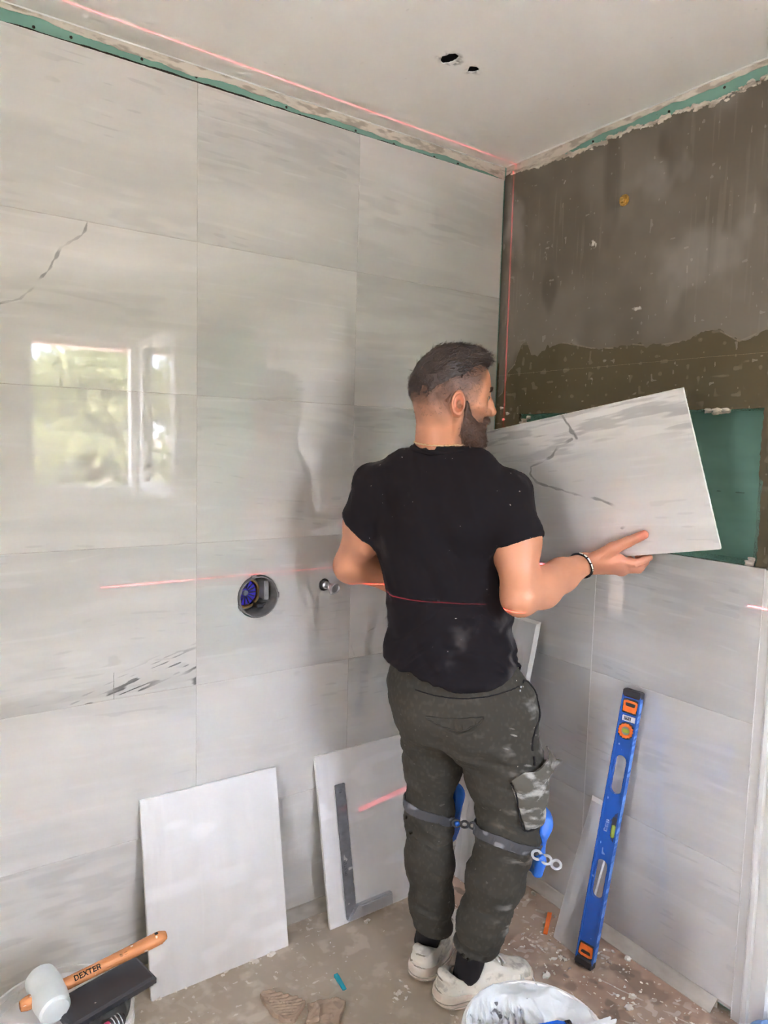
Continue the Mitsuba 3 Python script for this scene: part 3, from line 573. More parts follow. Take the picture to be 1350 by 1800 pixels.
HIP_R, HIP_L = V(-.510, -.578, .79), V(-.598, -.428, .79)
KN_R, KN_L = V(-.482, -.626, .500), V(-.580, -.416, .462)
AN_R, AN_L = V(-.550, -.588, .165), V(-.562, -.427, .138)
def leg(p, H, K, A, r):
    m = H + (K - H) * .5 + V(.012, 0, 0); c = K + (A - K) * .38 + BACK * .014
    d = chain(p, [H, m, K], [r[0], r[1], r[2]], .04)
    d = smin(d, chain(p, [K, c, K + (A - K) * .75 + BACK * .006, A, A - V(0, 0, .06)], [r[2], r[3], r[4], r[5], r[5]], .04), .04)
    return smax(d, A[2] - .006 - p[:, 2] - (p[:, 0] - A[0]) * .15, .006)
BP_GROOVE = [V(-.704, -.543, .810), V(-.683, -.575, .797), V(-.659, -.607, .793), V(-.636, -.636, .805), V(-.614, -.649, .825)]
def trousers_sdf(p):
    PZ = [.74, .80, .86, .92, .97]
    d = loft(p, PZ, [-.554, -.556, -.564, -.574, -.580], [-.503, -.502, -.496, -.487, -.482], [.157, .188, .190, .163, .150], [.115, .136, .128, .110, .100], [math.atan2(-.74, .67)] * 5, 2.2)
    d = smin(d, ellip(p, V(-.575, -.575, .765), (.090, .090, .095)), .04)
    d = smin(d, ellip(p, V(-.637, -.482, .785), (.080, .080, .085)), .04)
    R = leg(p, HIP_R, KN_R, AN_R, [.112, .098, .078, .070, .060, .053]); L = leg(p, HIP_L, KN_L, AN_L, [.098, .076, .062, .062, .054, .049])
    d = smin(d, smin(R, L, .012), .035)
    d = smax(d, -chain(p, BP_GROOVE, [.003, .0075, .0095, .0075, .003], .004), .002)
    kz = np.exp(-((p[:, 2] - .47) / .10)**2) + .9 * np.exp(-((p[:, 2] - .20) / .07)**2) + .55 * np.exp(-((p[:, 2] - .70) / .08)**2)
    u = (p - V(-.55, -.50, 0)) @ unit([.69, -.72, 0])
    q = warp(np.stack([p[:, 0], p[:, 1], p[:, 2] + .35 * u], 1), .045)
    d = d + .015 * (.24 + kz) * (folds(q, 3.5, 19, 5, .75) - .32) * np.clip((.88 - p[:, 2]) / .06, .15, 1)
    cr = meshkit.fbm(warp(q, .03) * V(5, 5, 15) + 9, 2, 17); cr2 = meshkit.fbm(warp(p, .03) * V(9, 9, 22), 2, 18)
    d = d + .004 * np.exp(-((cr - .5) / .08)**2) * np.clip(.25 + kz, 0, 1) + .0025 * np.exp(-((cr2 - .5) / .09)**2) * np.clip(.15 + kz, 0, 1)
    return d
trousers = relax(largest(isosurface(trousers_sdf, (-.86, -.80, .06), (-.30, -.22, 1.0), .0048)))
# hair: top and back long, tapering into shaved sides; beard along the jaw
def hair_thick(q):
    F, S, U = q.T; a = np.abs(S)
    n = meshkit.fbm(q * V(60, 60, 60) + 3, 3, 4); streak = meshkit.noise(q * V(35, 160, 60), 6)
    top = np.clip((U - np.interp(F, [-.11, -.06, -.02, .03, .06, .09], [-.020, .020, .052, .066, .066, .078])) / .05, 0, 1)
    th = np.interp(F, [-.08, -.02, .04], [.005, .012, .012]) * top**.8 + .004 * (n - .5) + .006 * (streak - .5) * top
    th += .012 * np.exp(-((F - .055) / .035)**2) * np.clip((U - .10) / .03, 0, 1)
    line = .082 + .012 * (a / .05)**2 * 0 - .9 * np.maximum(a - .045, 0)
    front = np.clip((line + (U - .10) * .55 - F) / .008, 0, 1)
    th *= np.clip(top * 4, .3, 1)
    return np.where(top > 0, th * front - .006 * (1 - front) - .003, -.006)
def hair_sdf(p):
    q = head_local(p); F, S, U = q.T
    d = cranium(q) - hair_thick(q)
    t = ellip(q, (.058, -.005, .121), (.036, .050, .019)) + .006 * (meshkit.noise(q * V(50, 160, 60), 2) - .5)
    return HS * smin(d, t, .02)
hair = largest(isosurface(hair_sdf, HO + V(-.17, -.17, -.05), HO + V(.17, .17, .22), .003))
def beard_thick(q):
    F, S, U = q.T; a = np.abs(S)
    n = meshkit.fbm(q * 90, 3, 5) - .5
    cheek = np.interp(F, [.0, .028, .042, .060, .080, .11], [.035, .016, -.016, -.030, -.032, -.032])
    back = np.interp(U, [-.11, -.07, -.03, .03], [.022, .006, .012, .014])
    m = np.clip((cheek - U) / .022, 0, 1) * np.clip((F - back) / .012, 0, 1) * np.clip((.150 + U * .9 - F) / .02, .72, 1) * np.clip((U + .13) / .02, 0, 1)
    tache = np.clip(1.3 * np.exp(-((U + .030 + .25 * np.maximum(a - .012, 0)) / .007)**2), 0, 1) * np.clip((F - .066) / .01, 0, 1) * np.clip((.036 - a) / .01, 0, 1)
    lips = np.exp(-((U + .047) / .006)**2) * np.clip((.022 - a) / .006, 0, 1)
    w = np.maximum(m, tache) * (1 - lips)
    return w * (.0085 + .007 * np.clip((-.06 - U) / .04, 0, 1)) + .005 * n * w - .0035
def beard_sdf(p):
    q = head_local(p); return HS * (head_sdf(q) - beard_thick(q))
beard = isosurface(beard_sdf, HO + V(-.02, -.17, -.18), HO + V(.20, .10, .06), .003)
beard = cat(*[c for c in beard.split(only_watertight=False) if len(c.faces) > 200])
# ------------------------------------------------------------------ clothes' details, shoes, knee pads
from scipy.spatial import cKDTree
def snapper(m):
    tree = cKDTree(m.vertices); nv = m.vertex_normals
    def snap(p, off=0.0, k=6):
        d, i = tree.query(np.atleast_2d(p), k=k); w = 1 / (d + 1e-4); w /= w.sum(1, keepdims=True)
        n = (nv[i] * w[..., None]).sum(1); n /= np.linalg.norm(n, axis=1, keepdims=True)
        return (m.vertices[i] * w[..., None]).sum(1) + n * off, n
    return snap
def curve(pts, n=24):
    pts = np.asarray(pts, float); s = np.r_[0, np.cumsum(np.linalg.norm(np.diff(pts, axis=0), axis=1))]
    from scipy.interpolate import CubicSpline
    return CubicSpline(s, pts)(np.linspace(0, s[-1], n))
on_trousers, on_shirt, on_skin = snapper(trousers), snapper(shirt), snapper(skin)
def seam(snap, pts, r, off=0.0, n=40): return tube(snap(curve(pts, n), off)[0], r, 6)
def patch(snap, c, nu, nv, bulge, edge, thick):
    """A cloth panel on a surface between four corners (top-left, top-right, bottom-right, bottom-left)."""
    c = np.asarray(c, float); u, v = np.meshgrid(np.linspace(0, 1, nu), np.linspace(0, 1, nv))
    P = (1 - v)[..., None] * ((1 - u)[..., None] * c[0] + u[..., None] * c[1]) + v[..., None] * ((1 - u)[..., None] * c[3] + u[..., None] * c[2])
    b, n = snap(P.reshape(-1, 3)); o = (edge + bulge(u, v)).reshape(-1, 1)
    top, bot = b + n * o, b + n * (o - thick)
    N = nu * nv; g = np.arange(N).reshape(nv, nu); q = np.stack([g[:-1, :-1], g[1:, :-1], g[1:, 1:], g[:-1, 1:]], -1).reshape(-1, 4)
    rim = np.r_[g[0, :], g[1:, -1], g[-1, -2::-1], g[-2:0:-1, 0]]; r2 = np.roll(rim, -1)
    side = np.stack([rim, r2, r2 + N, rim + N], 1)
    f = np.vstack([q, q[:, ::-1] + N, side]); m = trimesh.Trimesh(np.vstack([top, bot]), np.vstack([f[:, [0, 1, 2]], f[:, [0, 2, 3]]]), process=False)
    m.fix_normals(); return m

waist_seam = seam(on_trousers, [(-.702, -.500, .868), (-.66, -.577, .864), (-.61, -.622, .868), (-.556, -.652, .880), (-.50, -.66, .892)], .0016)
bp_low = on_trousers(curve([(-.706, -.541, .812), (-.684, -.573, .797), (-.660, -.606, .793), (-.637, -.636, .805), (-.613, -.650, .826)], 24), .003)[0]
bp_top = on_trousers(curve([(-.706, -.541, .814), (-.660, -.601, .818), (-.612, -.650, .829)], 24), .002)[0]
back_welt = cat(tube(bp_low, .0022, 6), tube(bp_top, .0018, 6))
lens = on_trousers(np.vstack([bp_top, bp_low]), .0030)[0]
k = np.arange(23); f = np.stack([k, k + 24, k + 25, k + 1], 1); back_lining = trimesh.Trimesh(lens, np.vstack([f[:, [0, 1, 2]], f[:, [0, 2, 3]]]), process=False)
ZIP = [(-.479, -.646, .890), (-.430, -.633, .858), (-.424, -.645, .834), (-.441, -.669, .810), (-.463, -.684, .782), (-.480, -.692, .758), (-.483, -.698, .735)]
zipper = seam(on_trousers, ZIP, .0026, .0015)
zp = on_trousers(V(-.484, -.70, .722), .004)[0][0]
zip_pull = cat(tube([zp, zp + V(-.001, -.003, -.012), zp + V(0, -.004, -.022)], [.0028, .0018, .0036], 8))
rivet = [place(trimesh.creation.icosphere(2, .0026), None, on_trousers(p, .0012)[0][0]) for p in (V(-.496, -.656, .885), V(-.503, -.661, .879))]
bil = lambda u, v: .010 * np.sin(np.pi * np.clip(u, .02, .98)) * np.sin(np.pi * np.clip(v, .03, .97))**.6 + .004 * np.sin(u * 9 + v * 14) * np.sin(np.pi * v)
cargo_pocket = patch(on_trousers, [(-.552, -.692, .665), (-.425, -.680, .690), (-.418, -.684, .545), (-.502, -.705, .530)], 26, 26, bil, .006, .008)
flap_b = lambda u, v: .006 * np.sin(np.pi * u) + .030 * v**1.4 * np.clip((u - .45) / .55, 0, 1) + .003 * np.sin(u * 14) * v
cargo_flap = patch(on_trousers, [(-.552, -.692, .672), (-.405, -.660, .712), (-.412, -.672, .672), (-.525, -.698, .636)], 24, 10, flap_b, .014, .004)
cargo_seam = cat(seam(on_trousers, [(-.552, -.692, .665), (-.530, -.70, .60), (-.505, -.706, .535), (-.46, -.70, .536)], .0022, .006))

# shoes
def shoe_sdf_local(q):
    x, y, z = q.T
    def plan(rs, grow=0):
        pts = [(.046, 0), (.125, .004), (.205, .006), (.262, .012)]; d = None
        for i in range(3):
            e = cone(np.stack([x, y, 0 * x], 1), V(*pts[i], 0), V(*pts[i + 1], 0), rs[i] + grow, rs[i + 1] + grow)
            d = e if d is None else smin(d, e, .03)
        return d
    sole = np.stack([plan([.042, .040, .048, .040], .002 - .05 * np.maximum(.018 - z, 0)), np.abs(z - .019 - .010 * np.exp(-((x - .0) / .05)**2)) - .019], 1)
    sole = np.linalg.norm(np.maximum(sole + .008, 0), axis=1) + np.minimum((sole + .008).max(1), 0) - .008
    sole = sole + .0010 * np.sin(x * 170) * (z < .010)
    h = np.interp(x, [-.01, .02, .06, .11, .15, .19, .24, .29, .31], [.098, .100, .090, .094, .104, .086, .066, .056, .045])
    up = smax(plan([.037, .036, .043, .037], -.30 * np.maximum(z - .045, 0) * np.interp(x, [0, .12, .2, .3], [.45, .7, .8, .9])), z - h, .022)
    up = smax(up, .02 - z, .004)
    hole = smin(ellip(q, (.086, .002, .125), (.052, .029, .062)), cone(q, V(.08, 0, .06), V(.08, 0, .14), .030, .036), .01)
    up = smax(up, -hole, .007)
    up = up - .0016 * np.clip(np.sin((z + .25 * x) * 230), 0, 1) * (x < .16) + .0012 * np.clip(1 - np.abs(z - .052 - .02 * np.sin(x * 14)) / .002, 0, 1)
    tongue = rbox(q, (.128, .002, .108), (.011, .024, .030), frame((1, 0, .75)), .008)
    return sole, up, tongue
def make_shoe(heel, fwd):
    R = frame(fwd); base = V(heel[0], heel[1], 0)
    toW = lambda m: trimesh.Trimesh(base + (m.vertices * V(1, -1, 1)) @ np.array([R[0], -R[1], R[2]]), m.faces, process=False)
    lo, hi = (-.03, -.08, -.01), (.34, .09, .16)
    sole = isosurface(lambda p: shoe_sdf_local(p)[0], lo, hi, .004)
    upper = largest(isosurface(lambda p: shoe_sdf_local(p)[1], lo, hi, .0036))
    tongue = isosurface(lambda p: shoe_sdf_local(p)[2], lo, hi, .004)
    snap = snapper(upper); laces = []
    for i in range(5):
        xx = .148 + i * .017; yy = np.linspace(-.024, .028, 9)
        laces.append(tube(snap(np.stack([xx + .006 * np.sin(np.linspace(0, 3.1, 9)), yy, 0 * yy + .12], 1), .0022)[0], .0030, 6))
    seams = [curve([(-.004, -.040, .060), (.03, -.046, .046), (.07, -.044, .066), (.10, -.05, .074)], 20), curve([(.16, -.05, .080), (.20, -.056, .050), (.25, -.05, .040), (.29, -.02, .040)], 20), curve([(.10, -.05, .040), (.15, -.054, .046), (.19, -.056, .040)], 16),
             curve([(.0, -.02, .080), (-.004, .0, .082), (.0, .02, .080)], 10), curve([(-.004, -.03, .045), (-.008, .0, .05), (-.004, .03, .045)], 12), curve([(.19, -.030, .085), (.205, .0, .085), (.19, .034, .085)], 12)]
    trim = cat(*[tube(snap(c, .0006)[0], .0022, 6) for c in seams])
    ssn = snapper(sole); aa = np.linspace(0, 2 * np.pi, 90, endpoint=False)
    groove = tube(ssn(np.stack([.15 + .17 * np.cos(aa), .06 * np.sin(aa), 0 * aa + .024], 1), .0003)[0], .0014, 6, closed=True)
    groove = cat(groove, tube(ssn(np.stack([.15 + .17 * np.cos(aa), .06 * np.sin(aa), 0 * aa + .013], 1), .0003)[0], .0011, 6, closed=True))
    stripe = tube(snap(curve([(.075, -.060, .058), (.11, -.060, .050), (.15, -.06, .056)], 14), .0004)[0], .0018, 6)
    return [toW(m) for m in (sole, upper, tongue, cat(*laces), stripe, trim, groove)]
shoe_R = make_shoe((-.636, -.529), (.985, -.17, 0)); shoe_L = make_shoe((-.626, -.446), (.86, .51, 0))
def sock(ank, foot): return tube(curve([foot, foot * .5 + ank * .5 + V(0, 0, .012), ank + V(0, 0, .03)], 8), [.036, .036, .037, .038, .038, .039, .040, .040], 20)
sock_R = sock(AN_R, V(-.540, -.546, .055)); sock_L = sock(AN_L, V(-.542, -.377, .055))

# knee pads
def pad_sdf(p, K, A, H, face, r):
    ax = unit(H - A); q = p - K; z = q @ ax; rad = q - z[:, None] * ax; f = unit(face - (face @ ax) * ax); s = np.cross(ax, f)
    x, y = rad @ f, rad @ s; rr = np.hypot(x, y); th = np.arctan2(y, x)
    bulge = .010 * np.exp(-((z - .045) / .030)**2) + .004 * np.exp(-((z + .06) / .02)**2)
    shell = np.abs(rr - r - bulge) - .0125 - bulge * .5
    w = np.interp(z, [-.13, -.09, 0, .07, .09], [.30, .52, .80, .72, .45])
    return smax(smax(shell, (np.abs(th) - w) * r, .010), np.abs(z + .018) - .092, .012)
def make_pad(K, A, H, face, r): return isosurface(lambda p: pad_sdf(p, K, A, H, face, r), K - .2, K + .2, .0042)
FACE_R, FACE_L = V(.95, -.30, 0), V(.93, .37, 0)
pad_R = make_pad(KN_R + V(0, 0, -.02), AN_R, HIP_R, FACE_R, .082); pad_L = make_pad(KN_L + V(0, 0, .0), AN_L, HIP_L, FACE_L, .082)
strap_R_line, nR = on_trousers(curve([(-.50, -.545, .480), (-.562, -.590, .500), (-.570, -.644, .507), (-.549, -.686, .503), (-.515, -.709, .492), (-.455, -.706, .470)], 40), .0035)
strap_L_line, nL = on_trousers(curve([(-.600, -.340, .500), (-.640, -.375, .506), (-.651, -.418, .506), (-.631, -.465, .500), (-.589, -.489, .484), (-.548, -.478, .466)], 40), .0035)
strap_R = band(strap_R_line, nR, .026, .003); strap_L = band(strap_L_line, nL, .026, .003)
def holed_tab(p, along, nrm, length, w, n):
    """The end of a rubber strap: a strip with oval holes."""
    hole = lambda x: affinity.scale(shapely.Point(x, 0).buffer(1), length / n * .32, w * .27)
    outl = shapely.union_all([affinity.scale(shapely.Point((i + .5) * length / n, 0).buffer(1), length / n * .58, w / 2) for i in range(n)])
    g = outl.difference(shapely.union_all([hole((i + .5) * length / n) for i in range(n)]))
    x = unit(along); z = unit(nrm - (nrm @ x) * x); return place(prism(g, .003), cols(x, np.cross(z, x), z), p)
pR = strap_R_line[-1]; tab_R = holed_tab(strap_R_line[-7] + nR[-7] * .006, V(.72, -.56, -.42), V(-.40, -.86, .1), .080, .026, 3)
tab_L = holed_tab(strap_L_line[-3] + nL[-3] * .004, V(.80, -.55, -.12), V(-.45, -.85, .1), .068, .022, 3)
button = lambda p, n, r: cat(place(trimesh.creation.icosphere(3, r), np.diag([1., 1., 1.]), p))
btn_R = button(strap_R_line[-7] + nR[-7] * .008 + unit([.72, -.56, -.42]) * .026, None, .0085)
btn_L = button(strap_L_line[-3] + nL[-3] * .006 + unit([.80, -.55, -.12]) * .012, None, .0075)

# collar, chain, wristband
ang = np.linspace(0, 2 * np.pi, 72, endpoint=False)
nk_c, nk_n = NECK + V(.010, -.012, .030), unit([-.08, -.10, 1])
nx = unit(np.cross([0, 1, 0], nk_n)); ny = np.cross(nk_n, nx)
ring = lambda c, r, a=ang: c + r * (np.cos(a)[:, None] * nx + np.sin(a)[:, None] * ny)
snap_n = on_skin(ring(nk_c, .075), .0022)[0]
collar = tube(on_skin(ring(nk_c - nk_n * .010, .078), .0065)[0], .0068, 10, closed=True)
a2 = np.linspace(0, 2 * np.pi, 150, endpoint=False)
beads = on_skin(ring(nk_c + nk_n * .007, .075, a2), .0018)[0]
necklace = cat(*[place(trimesh.creation.icosphere(1, .0020), None, b) for b in beads])
fa = unit(WR_R - EL_R); wc = WR_R - fa * .018; wx = unit(np.cross(fa, [0, 0, 1])); wy = np.cross(wx, fa)
wa = np.linspace(0, 2 * np.pi, 60, endpoint=False)
wring, wn = on_skin(wc + .03 * (np.cos(wa)[:, None] * wx + np.sin(wa)[:, None] * wy) - fa * .006 * np.sin(wa)[:, None], .0022)
wristband = tube(wring, .0034, 8, closed=True)
out = wn @ unit([-.55, -.70, .45])
pick_ = np.argsort(-out)[:18]
wrist_mark = []
for i in sorted(pick_)[::1]:
    if i % 4 == 3: continue
    a_, b_ = wring[i], wring[(i + 1) % 60]; wrist_mark.append(tube([a_ + wn[i] * .0018, b_ + wn[(i + 1) % 60] * .0018], .0024, 6))
wrist_mark = cat(*wrist_mark)

# hair strands
def strands(m, n, keep, dirn, L, r0, seed, seg=2):
    g = np.random.default_rng(seed)
    p, fi = trimesh.sample.sample_surface(m, n, seed=seed); nn = m.face_normals[fi]
    q = head_local(p); ok = keep(q, g); p, nn, q = p[ok], nn[ok], q[ok]
    d = dirn(q, nn @ HF.T, g) @ HF; d /= np.linalg.norm(d, axis=1, keepdims=True)
    l = L(q, g)[:, None]; side = np.cross(d, nn + 1e-3); side /= np.linalg.norm(side, axis=1, keepdims=True); up = np.cross(side, d)
    mid = p + d * l * .55 + up * l * .05; tip = p + d * l + g.normal(0, .12, p.shape) * l; p = p - nn * .0015
    rings = [np.stack([c + side * r, c - side * r * .5 + up * r * .87, c - side * r * .5 - up * r * .87], 1) for c, r in ((p, r0), (mid, r0 * .8))]
    v = np.concatenate([rings[0], rings[1], tip[:, None]], 1); b = np.arange(len(p))[:, None] * 7
    f = [(0, 1, 4), (0, 4, 3), (1, 2, 5), (1, 5, 4), (2, 0, 3), (2, 3, 5), (3, 4, 6), (4, 5, 6), (5, 3, 6)]
    return trimesh.Trimesh(v.reshape(-1, 3), (np.array(f)[None] + b[..., None]).reshape(-1, 3), process=False)
hair_strands = strands(hair, 9000, lambda q, g: q[:, 2] > -.02, lambda q, n, g: n * .20 + V(.75, 0, .0) * np.clip((q[:, 2:] - .04) / .06, 0, 1) + V(-.25, 0, -.7) * np.clip((.05 - q[:, 2:]) / .05, 0, 1) + g.normal(0, .22, q.shape),
                       lambda q, g: np.interp(q[:, 2], [-.02, .05, .1], [.003, .008, .017]) * g.uniform(.6, 1.3, len(q)), .00055, 3)
beard_strands = strands(beard, 7000, lambda q, g: q[:, 1] > -.02, lambda q, n, g: n * .5 + V(.1, 0, -.7) + g.normal(0, .35, q.shape), lambda q, g: g.uniform(.004, .009, len(q)) * np.interp(q[:, 2], [-.09, .0], [1.2, .6]), .00045, 4)
stubble_keep = lambda q, g: (np.abs(q[:, 1]) > .02) & (q[:, 2] > -.035) & (q[:, 2] < .09) & (q[:, 0] < .062) & (g.random(len(q)) < np.clip((q[:, 2] + .035) / .09, .05, 1)) & ~((np.abs(q[:, 0] + .003) < .022) & (np.abs(q[:, 2]) < .034))
hm = skin.copy(); hk = np.linalg.norm(hm.triangles_center - HO, axis=1) < .15; hm.update_faces(hk); hm.remove_unreferenced_vertices()
side_hair = strands(hm, 26000, lambda q, g: stubble_keep(q, g) & (q[:, 1] > -.075), lambda q, n, g: n * .35 + V(-.3, 0, -.8) + g.normal(0, .2, q.shape), lambda q, g: g.uniform(.0018, .0035, len(q)), .00028, 5)
brow = strands(hm, 30000, lambda q, g: (np.abs(q[:, 2] - .046 + .3 * np.maximum(np.abs(q[:, 1]) - .035, 0)) < .0055) & (q[:, 0] > .06) & (np.abs(np.abs(q[:, 1]) - .03) < .022), lambda q, n, g: n * .4 + np.sign(q[:, 1:2]) * V(0, .8, 0) + V(0, 0, .2), lambda q, g: g.uniform(.006, .010, len(q)), .0005, 6)
lash = strands(hm, 30000, lambda q, g: (np.abs(q[:, 2] - .0265) < .0018) & (q[:, 0] > .082) & (np.abs(np.abs(q[:, 1]) - .031) < .013), lambda q, n, g: n * .8 + V(.3, 0, -.1), lambda q, g: g.uniform(.005, .008, len(q)), .0004, 8)
eyes = [place(trimesh.creation.icosphere(3, .0122 * HS), None, head_world((.0815, s * .031, .022))) for s in (1, -1)]
iris = [place(trimesh.creation.icosphere(2, .006 * HS), None, head_world((.0892, s * .031, .022))) for s in (1, -1)]

# skin colours: shaved sides, lips, ears, knuckles
q = head_local(skin.vertices); F_, S_, U_ = q.T; a_ = np.abs(S_); vn = meshkit.fbm(skin.vertices * 40, 3, 2)
near_head = np.linalg.norm(q, axis=1) < .2
base = linv(186, 127, 94) * (.93 + .14 * meshkit.fbm(skin.vertices * 18, 3, 1))[:, None]
red = np.exp(-((F_ + .004) / .018)**2 - ((U_) / .03)**2) * np.clip((a_ - .0785) / .004, 0, 1) * near_head
base = base * (1 - red[:, None] * .45) + linv(214, 118, 96) * red[:, None] * .45
hand_m = np.clip(1 - np.minimum(np.linalg.norm(skin.vertices - Q(.24, 0, 0), axis=1), np.linalg.norm(skin.vertices - Q(.58, 0, 0), axis=1)) / .11, 0, 1)
base = base * (1 - .5 * hand_m[:, None]) + linv(205, 138, 118) * .5 * hand_m[:, None]
tip_m = np.exp(-(np.linalg.norm(skin.vertices - RTH[3], axis=1) / .016)**2)
base = base * (1 - .7 * tip_m[:, None]) + linv(214, 112, 94) * .7 * tip_m[:, None]
top_line = np.interp(F_, [-.11, -.03, .03, .052, .066], [-.060, -.066, -.030, -.012, .02])
fade = np.clip((U_ - top_line) / .085, 0, 1)**.7 * np.clip((.072 - F_ + (U_ - .05) * .35) / .012, 0, 1) * near_head * (1 - np.clip(red * 3, 0, 1))
ear_zone = ((a_ > .0795) & (np.abs(F_ + .003) < .025) & (np.abs(U_) < .035))
fade = np.where(ear_zone, 0, fade) * (.98 + .7 * (vn - .5))
jaw_l = np.interp(F_, [.0, .028, .042, .060, .080], [.030, .010, -.014, -.026, -.03])
shadow_beard = np.clip((jaw_l + .016 - U_) / .02, 0, 1) * np.clip((F_ - .002) / .014, 0, 1) * near_head * (U_ > -.13) * (.6 + .6 * (vn - .5))
hairy = np.clip(np.maximum(fade, shadow_beard), 0, 1)[:, None]
base = base * (1 - hairy * .88) + linv(50, 38, 32) * hairy * .88
dust = np.clip((meshkit.noise(skin.vertices * 60, 12) - .72) / .1, 0, 1) * np.clip((meshkit.noise(skin.vertices * 9, 13) - .5) / .2, 0, 1) * hand_m
skin_color = np.clip(base * (1 - .35 * dust[:, None]) + .35 * dust[:, None] * .7, 0, 1)
# ------------------------------------------------------------------ the person into the scene
scene['mat_skin'] = two({'type': 'principled', 'base_color': {'type': 'mesh_attribute', 'name': 'vertex_color'}, 'roughness': .48, 'specular': .4, 'sheen': .15})
def shirt_c(p, n, uv):
    c = mix(lin(17, 16, 18), lin(13, 12, 14), fbm(p.x * 14, p.y * 14, p.z * 14, 3))
    d = smoothstep(.60, .85, fbm(p.x * 12, p.y * 12, p.z * 9, 4)) * smoothstep(.5, .75, noise(p.x * 5 + 3, p.y * 5, p.z * 5))
    s = smoothstep(.955, .97, noise(p.x * 95, p.y * 95, p.z * 95))
    return mix(c, lin(150, 146, 142), dr.clip(d * .16 + s * .7, 0, 1))
mat('mat_shirt', proc(shirt_c), .9, .12, sheen=.1)
def trouser_c(p, n, uv):
    c = mix(lin(48, 47, 41), lin(38, 37, 32), fbm(p.x * 9, p.y * 9, p.z * 9, 3))
    c = mix(c, lin(74, 71, 62), smoothstep(.55, .8, noise(p.x * 160, p.y * 160, p.z * 90)) * .15)
    right = smoothstep(-.56, -.50, p.x - .35 * (p.y + .62))
    dust = smoothstep(.55, .8, fbm(p.x * 16 + p.z * 8, p.y * 16, p.z * 24, 4)) * (.06 + .94 * right)
    scr = smoothstep(.78, .9, noise(p.x * 40 + p.z * 70, p.y * 40, p.z * 60)) * smoothstep(.5, .7, noise(p.x * 8, p.y * 8, p.z * 8, )) * (.03 + .97 * right)
    spot = smoothstep(.93, .95, noise(p.x * 70, p.y * 70, p.z * 70)) * (.12 + .88 * right)
    low = smoothstep(.33, .40, noise(p.x * 22, p.y * 22, p.z * 12)) * smoothstep(-.54, -.50, p.x) * smoothstep(.45, .40, p.z) * smoothstep(.24, .30, p.z) * smoothstep(.70, .80, noise(p.x * 45, p.y * 45, p.z * 30))
    return mix(c, lin(176, 172, 162), dr.clip(dust * .32 + scr * .6 + spot * .6 + low * .8, 0, 1))
mat('mat_trousers', proc(trouser_c), .85, .12)
def trouser_h(p, n, uv):
    w = .05 * (noise(p.x * 9, p.y * 9, p.z * 9) - .5); s = .5 * (p.x - p.y)
    knee = dr.exp(-dr.square((p.z - .47) / .11)) + dr.exp(-dr.square((p.z - .20) / .08)) + .5 * dr.exp(-dr.square((p.z - .70) / .07)) + .22
    a = fbm(p.x * 5 + w * 20, p.y * 5, (p.z + .35 * s + w) * 17, 2); b = fbm(p.x * 11, p.y * 11 + w * 30, (p.z - .5 * s) * 30 + 7, 2)
    return (dr.sqrt(abs(2 * a - 1) + .01) * .9 + dr.sqrt(abs(2 * b - 1) + .01) * .35) * dr.minimum(knee, 1) + .10 * fbm(p.x * 40, p.y * 40, p.z * 70, 2) + .03 * noise(p.x * 400, p.y * 400, p.z * 400)
bumped('mat_trousers', trouser_h, .016, 2e-3)
def shirt_h(p, n, uv):
    w = .05 * (noise(p.x * 7, p.y * 7, p.z * 7) - .5); s = .68 * (p.x + .59) - .73 * (p.y + .475)
    a = fbm(p.x * 9 + w * 20, p.y * 9, (p.z + s * 1.2) * 4 + 3, 2); b = fbm(p.x * 4, p.y * 4, (p.z + .4 * abs(s) - .2 * s + w) * 17, 2)
    return dr.sqrt(abs(2 * a - 1) + .01) * .5 + dr.sqrt(abs(2 * b - 1) + .01) * .8 * smoothstep(1.16, 1.02, p.z) + .08 * fbm(p.x * 40, p.y * 40, p.z * 40, 2)
bumped('mat_shirt', shirt_h, .018, 2e-3)
def pocket_c(p, n, uv):
    c = mix(lin(74, 71, 62), lin(60, 58, 50), fbm(p.x * 9, p.y * 9, p.z * 9, 3))
    d = smoothstep(.45, .72, fbm(p.x * 30 + p.z * 18, p.y * 30, p.z * 44, 4))
    return mix(c, lin(186, 183, 174), d * .55)
mat('mat_pocket', proc(pocket_c), .8, .2)
mat('mat_black_cloth', lin(16, 16, 17), .85, .2)
mat('mat_hair', proc(lambda p, n, uv: mix(lin(26, 21, 19), lin(40, 32, 28), noise(p.x * 150, p.y * 150, p.z * 60))), .45, .35)
mat('mat_beard', proc(lambda p, n, uv: mix(lin(46, 33, 26), lin(66, 48, 38), noise(p.x * 200, p.y * 200, p.z * 90))), .55, .3)
mat('mat_side_hair', lin(52, 40, 33), .6, .3)
def shoe_c(p, n, uv):
    c = mix(lin(222, 217, 204), lin(206, 200, 186), fbm(p.x * 30, p.y * 30, p.z * 30, 3))
    return mix(c, lin(140, 132, 116), smoothstep(.5, .72, fbm(p.x * 45, p.y * 45, p.z * 45, 4)) * .6)
mat('mat_shoe', proc(shoe_c), .7, .3)
mat('mat_sole', proc(lambda p, n, uv: mix(mix(lin(214, 204, 188), lin(196, 184, 168), fbm(p.x * 40, p.y * 40, p.z * 40, 3)), lin(170, 136, 120), smoothstep(.018, .004, p.z) * .0 + smoothstep(.55, .75, noise(p.x * 50, p.y * 50, p.z * 50)) * .3)), .75, .25)
mat('mat_lace', lin(230, 228, 220), .8, .2); mat('mat_stripe', lin(72, 128, 118), .6, .3)
mat('mat_pad_blue', proc(lambda p, n, uv: mix(lin(44, 112, 214), lin(150, 176, 214), smoothstep(.72, .9, noise(p.x * 70, p.y * 70, p.z * 70)) * .6)), .35, .5)
mat('mat_seam', lin(146, 138, 122), .7, .3)
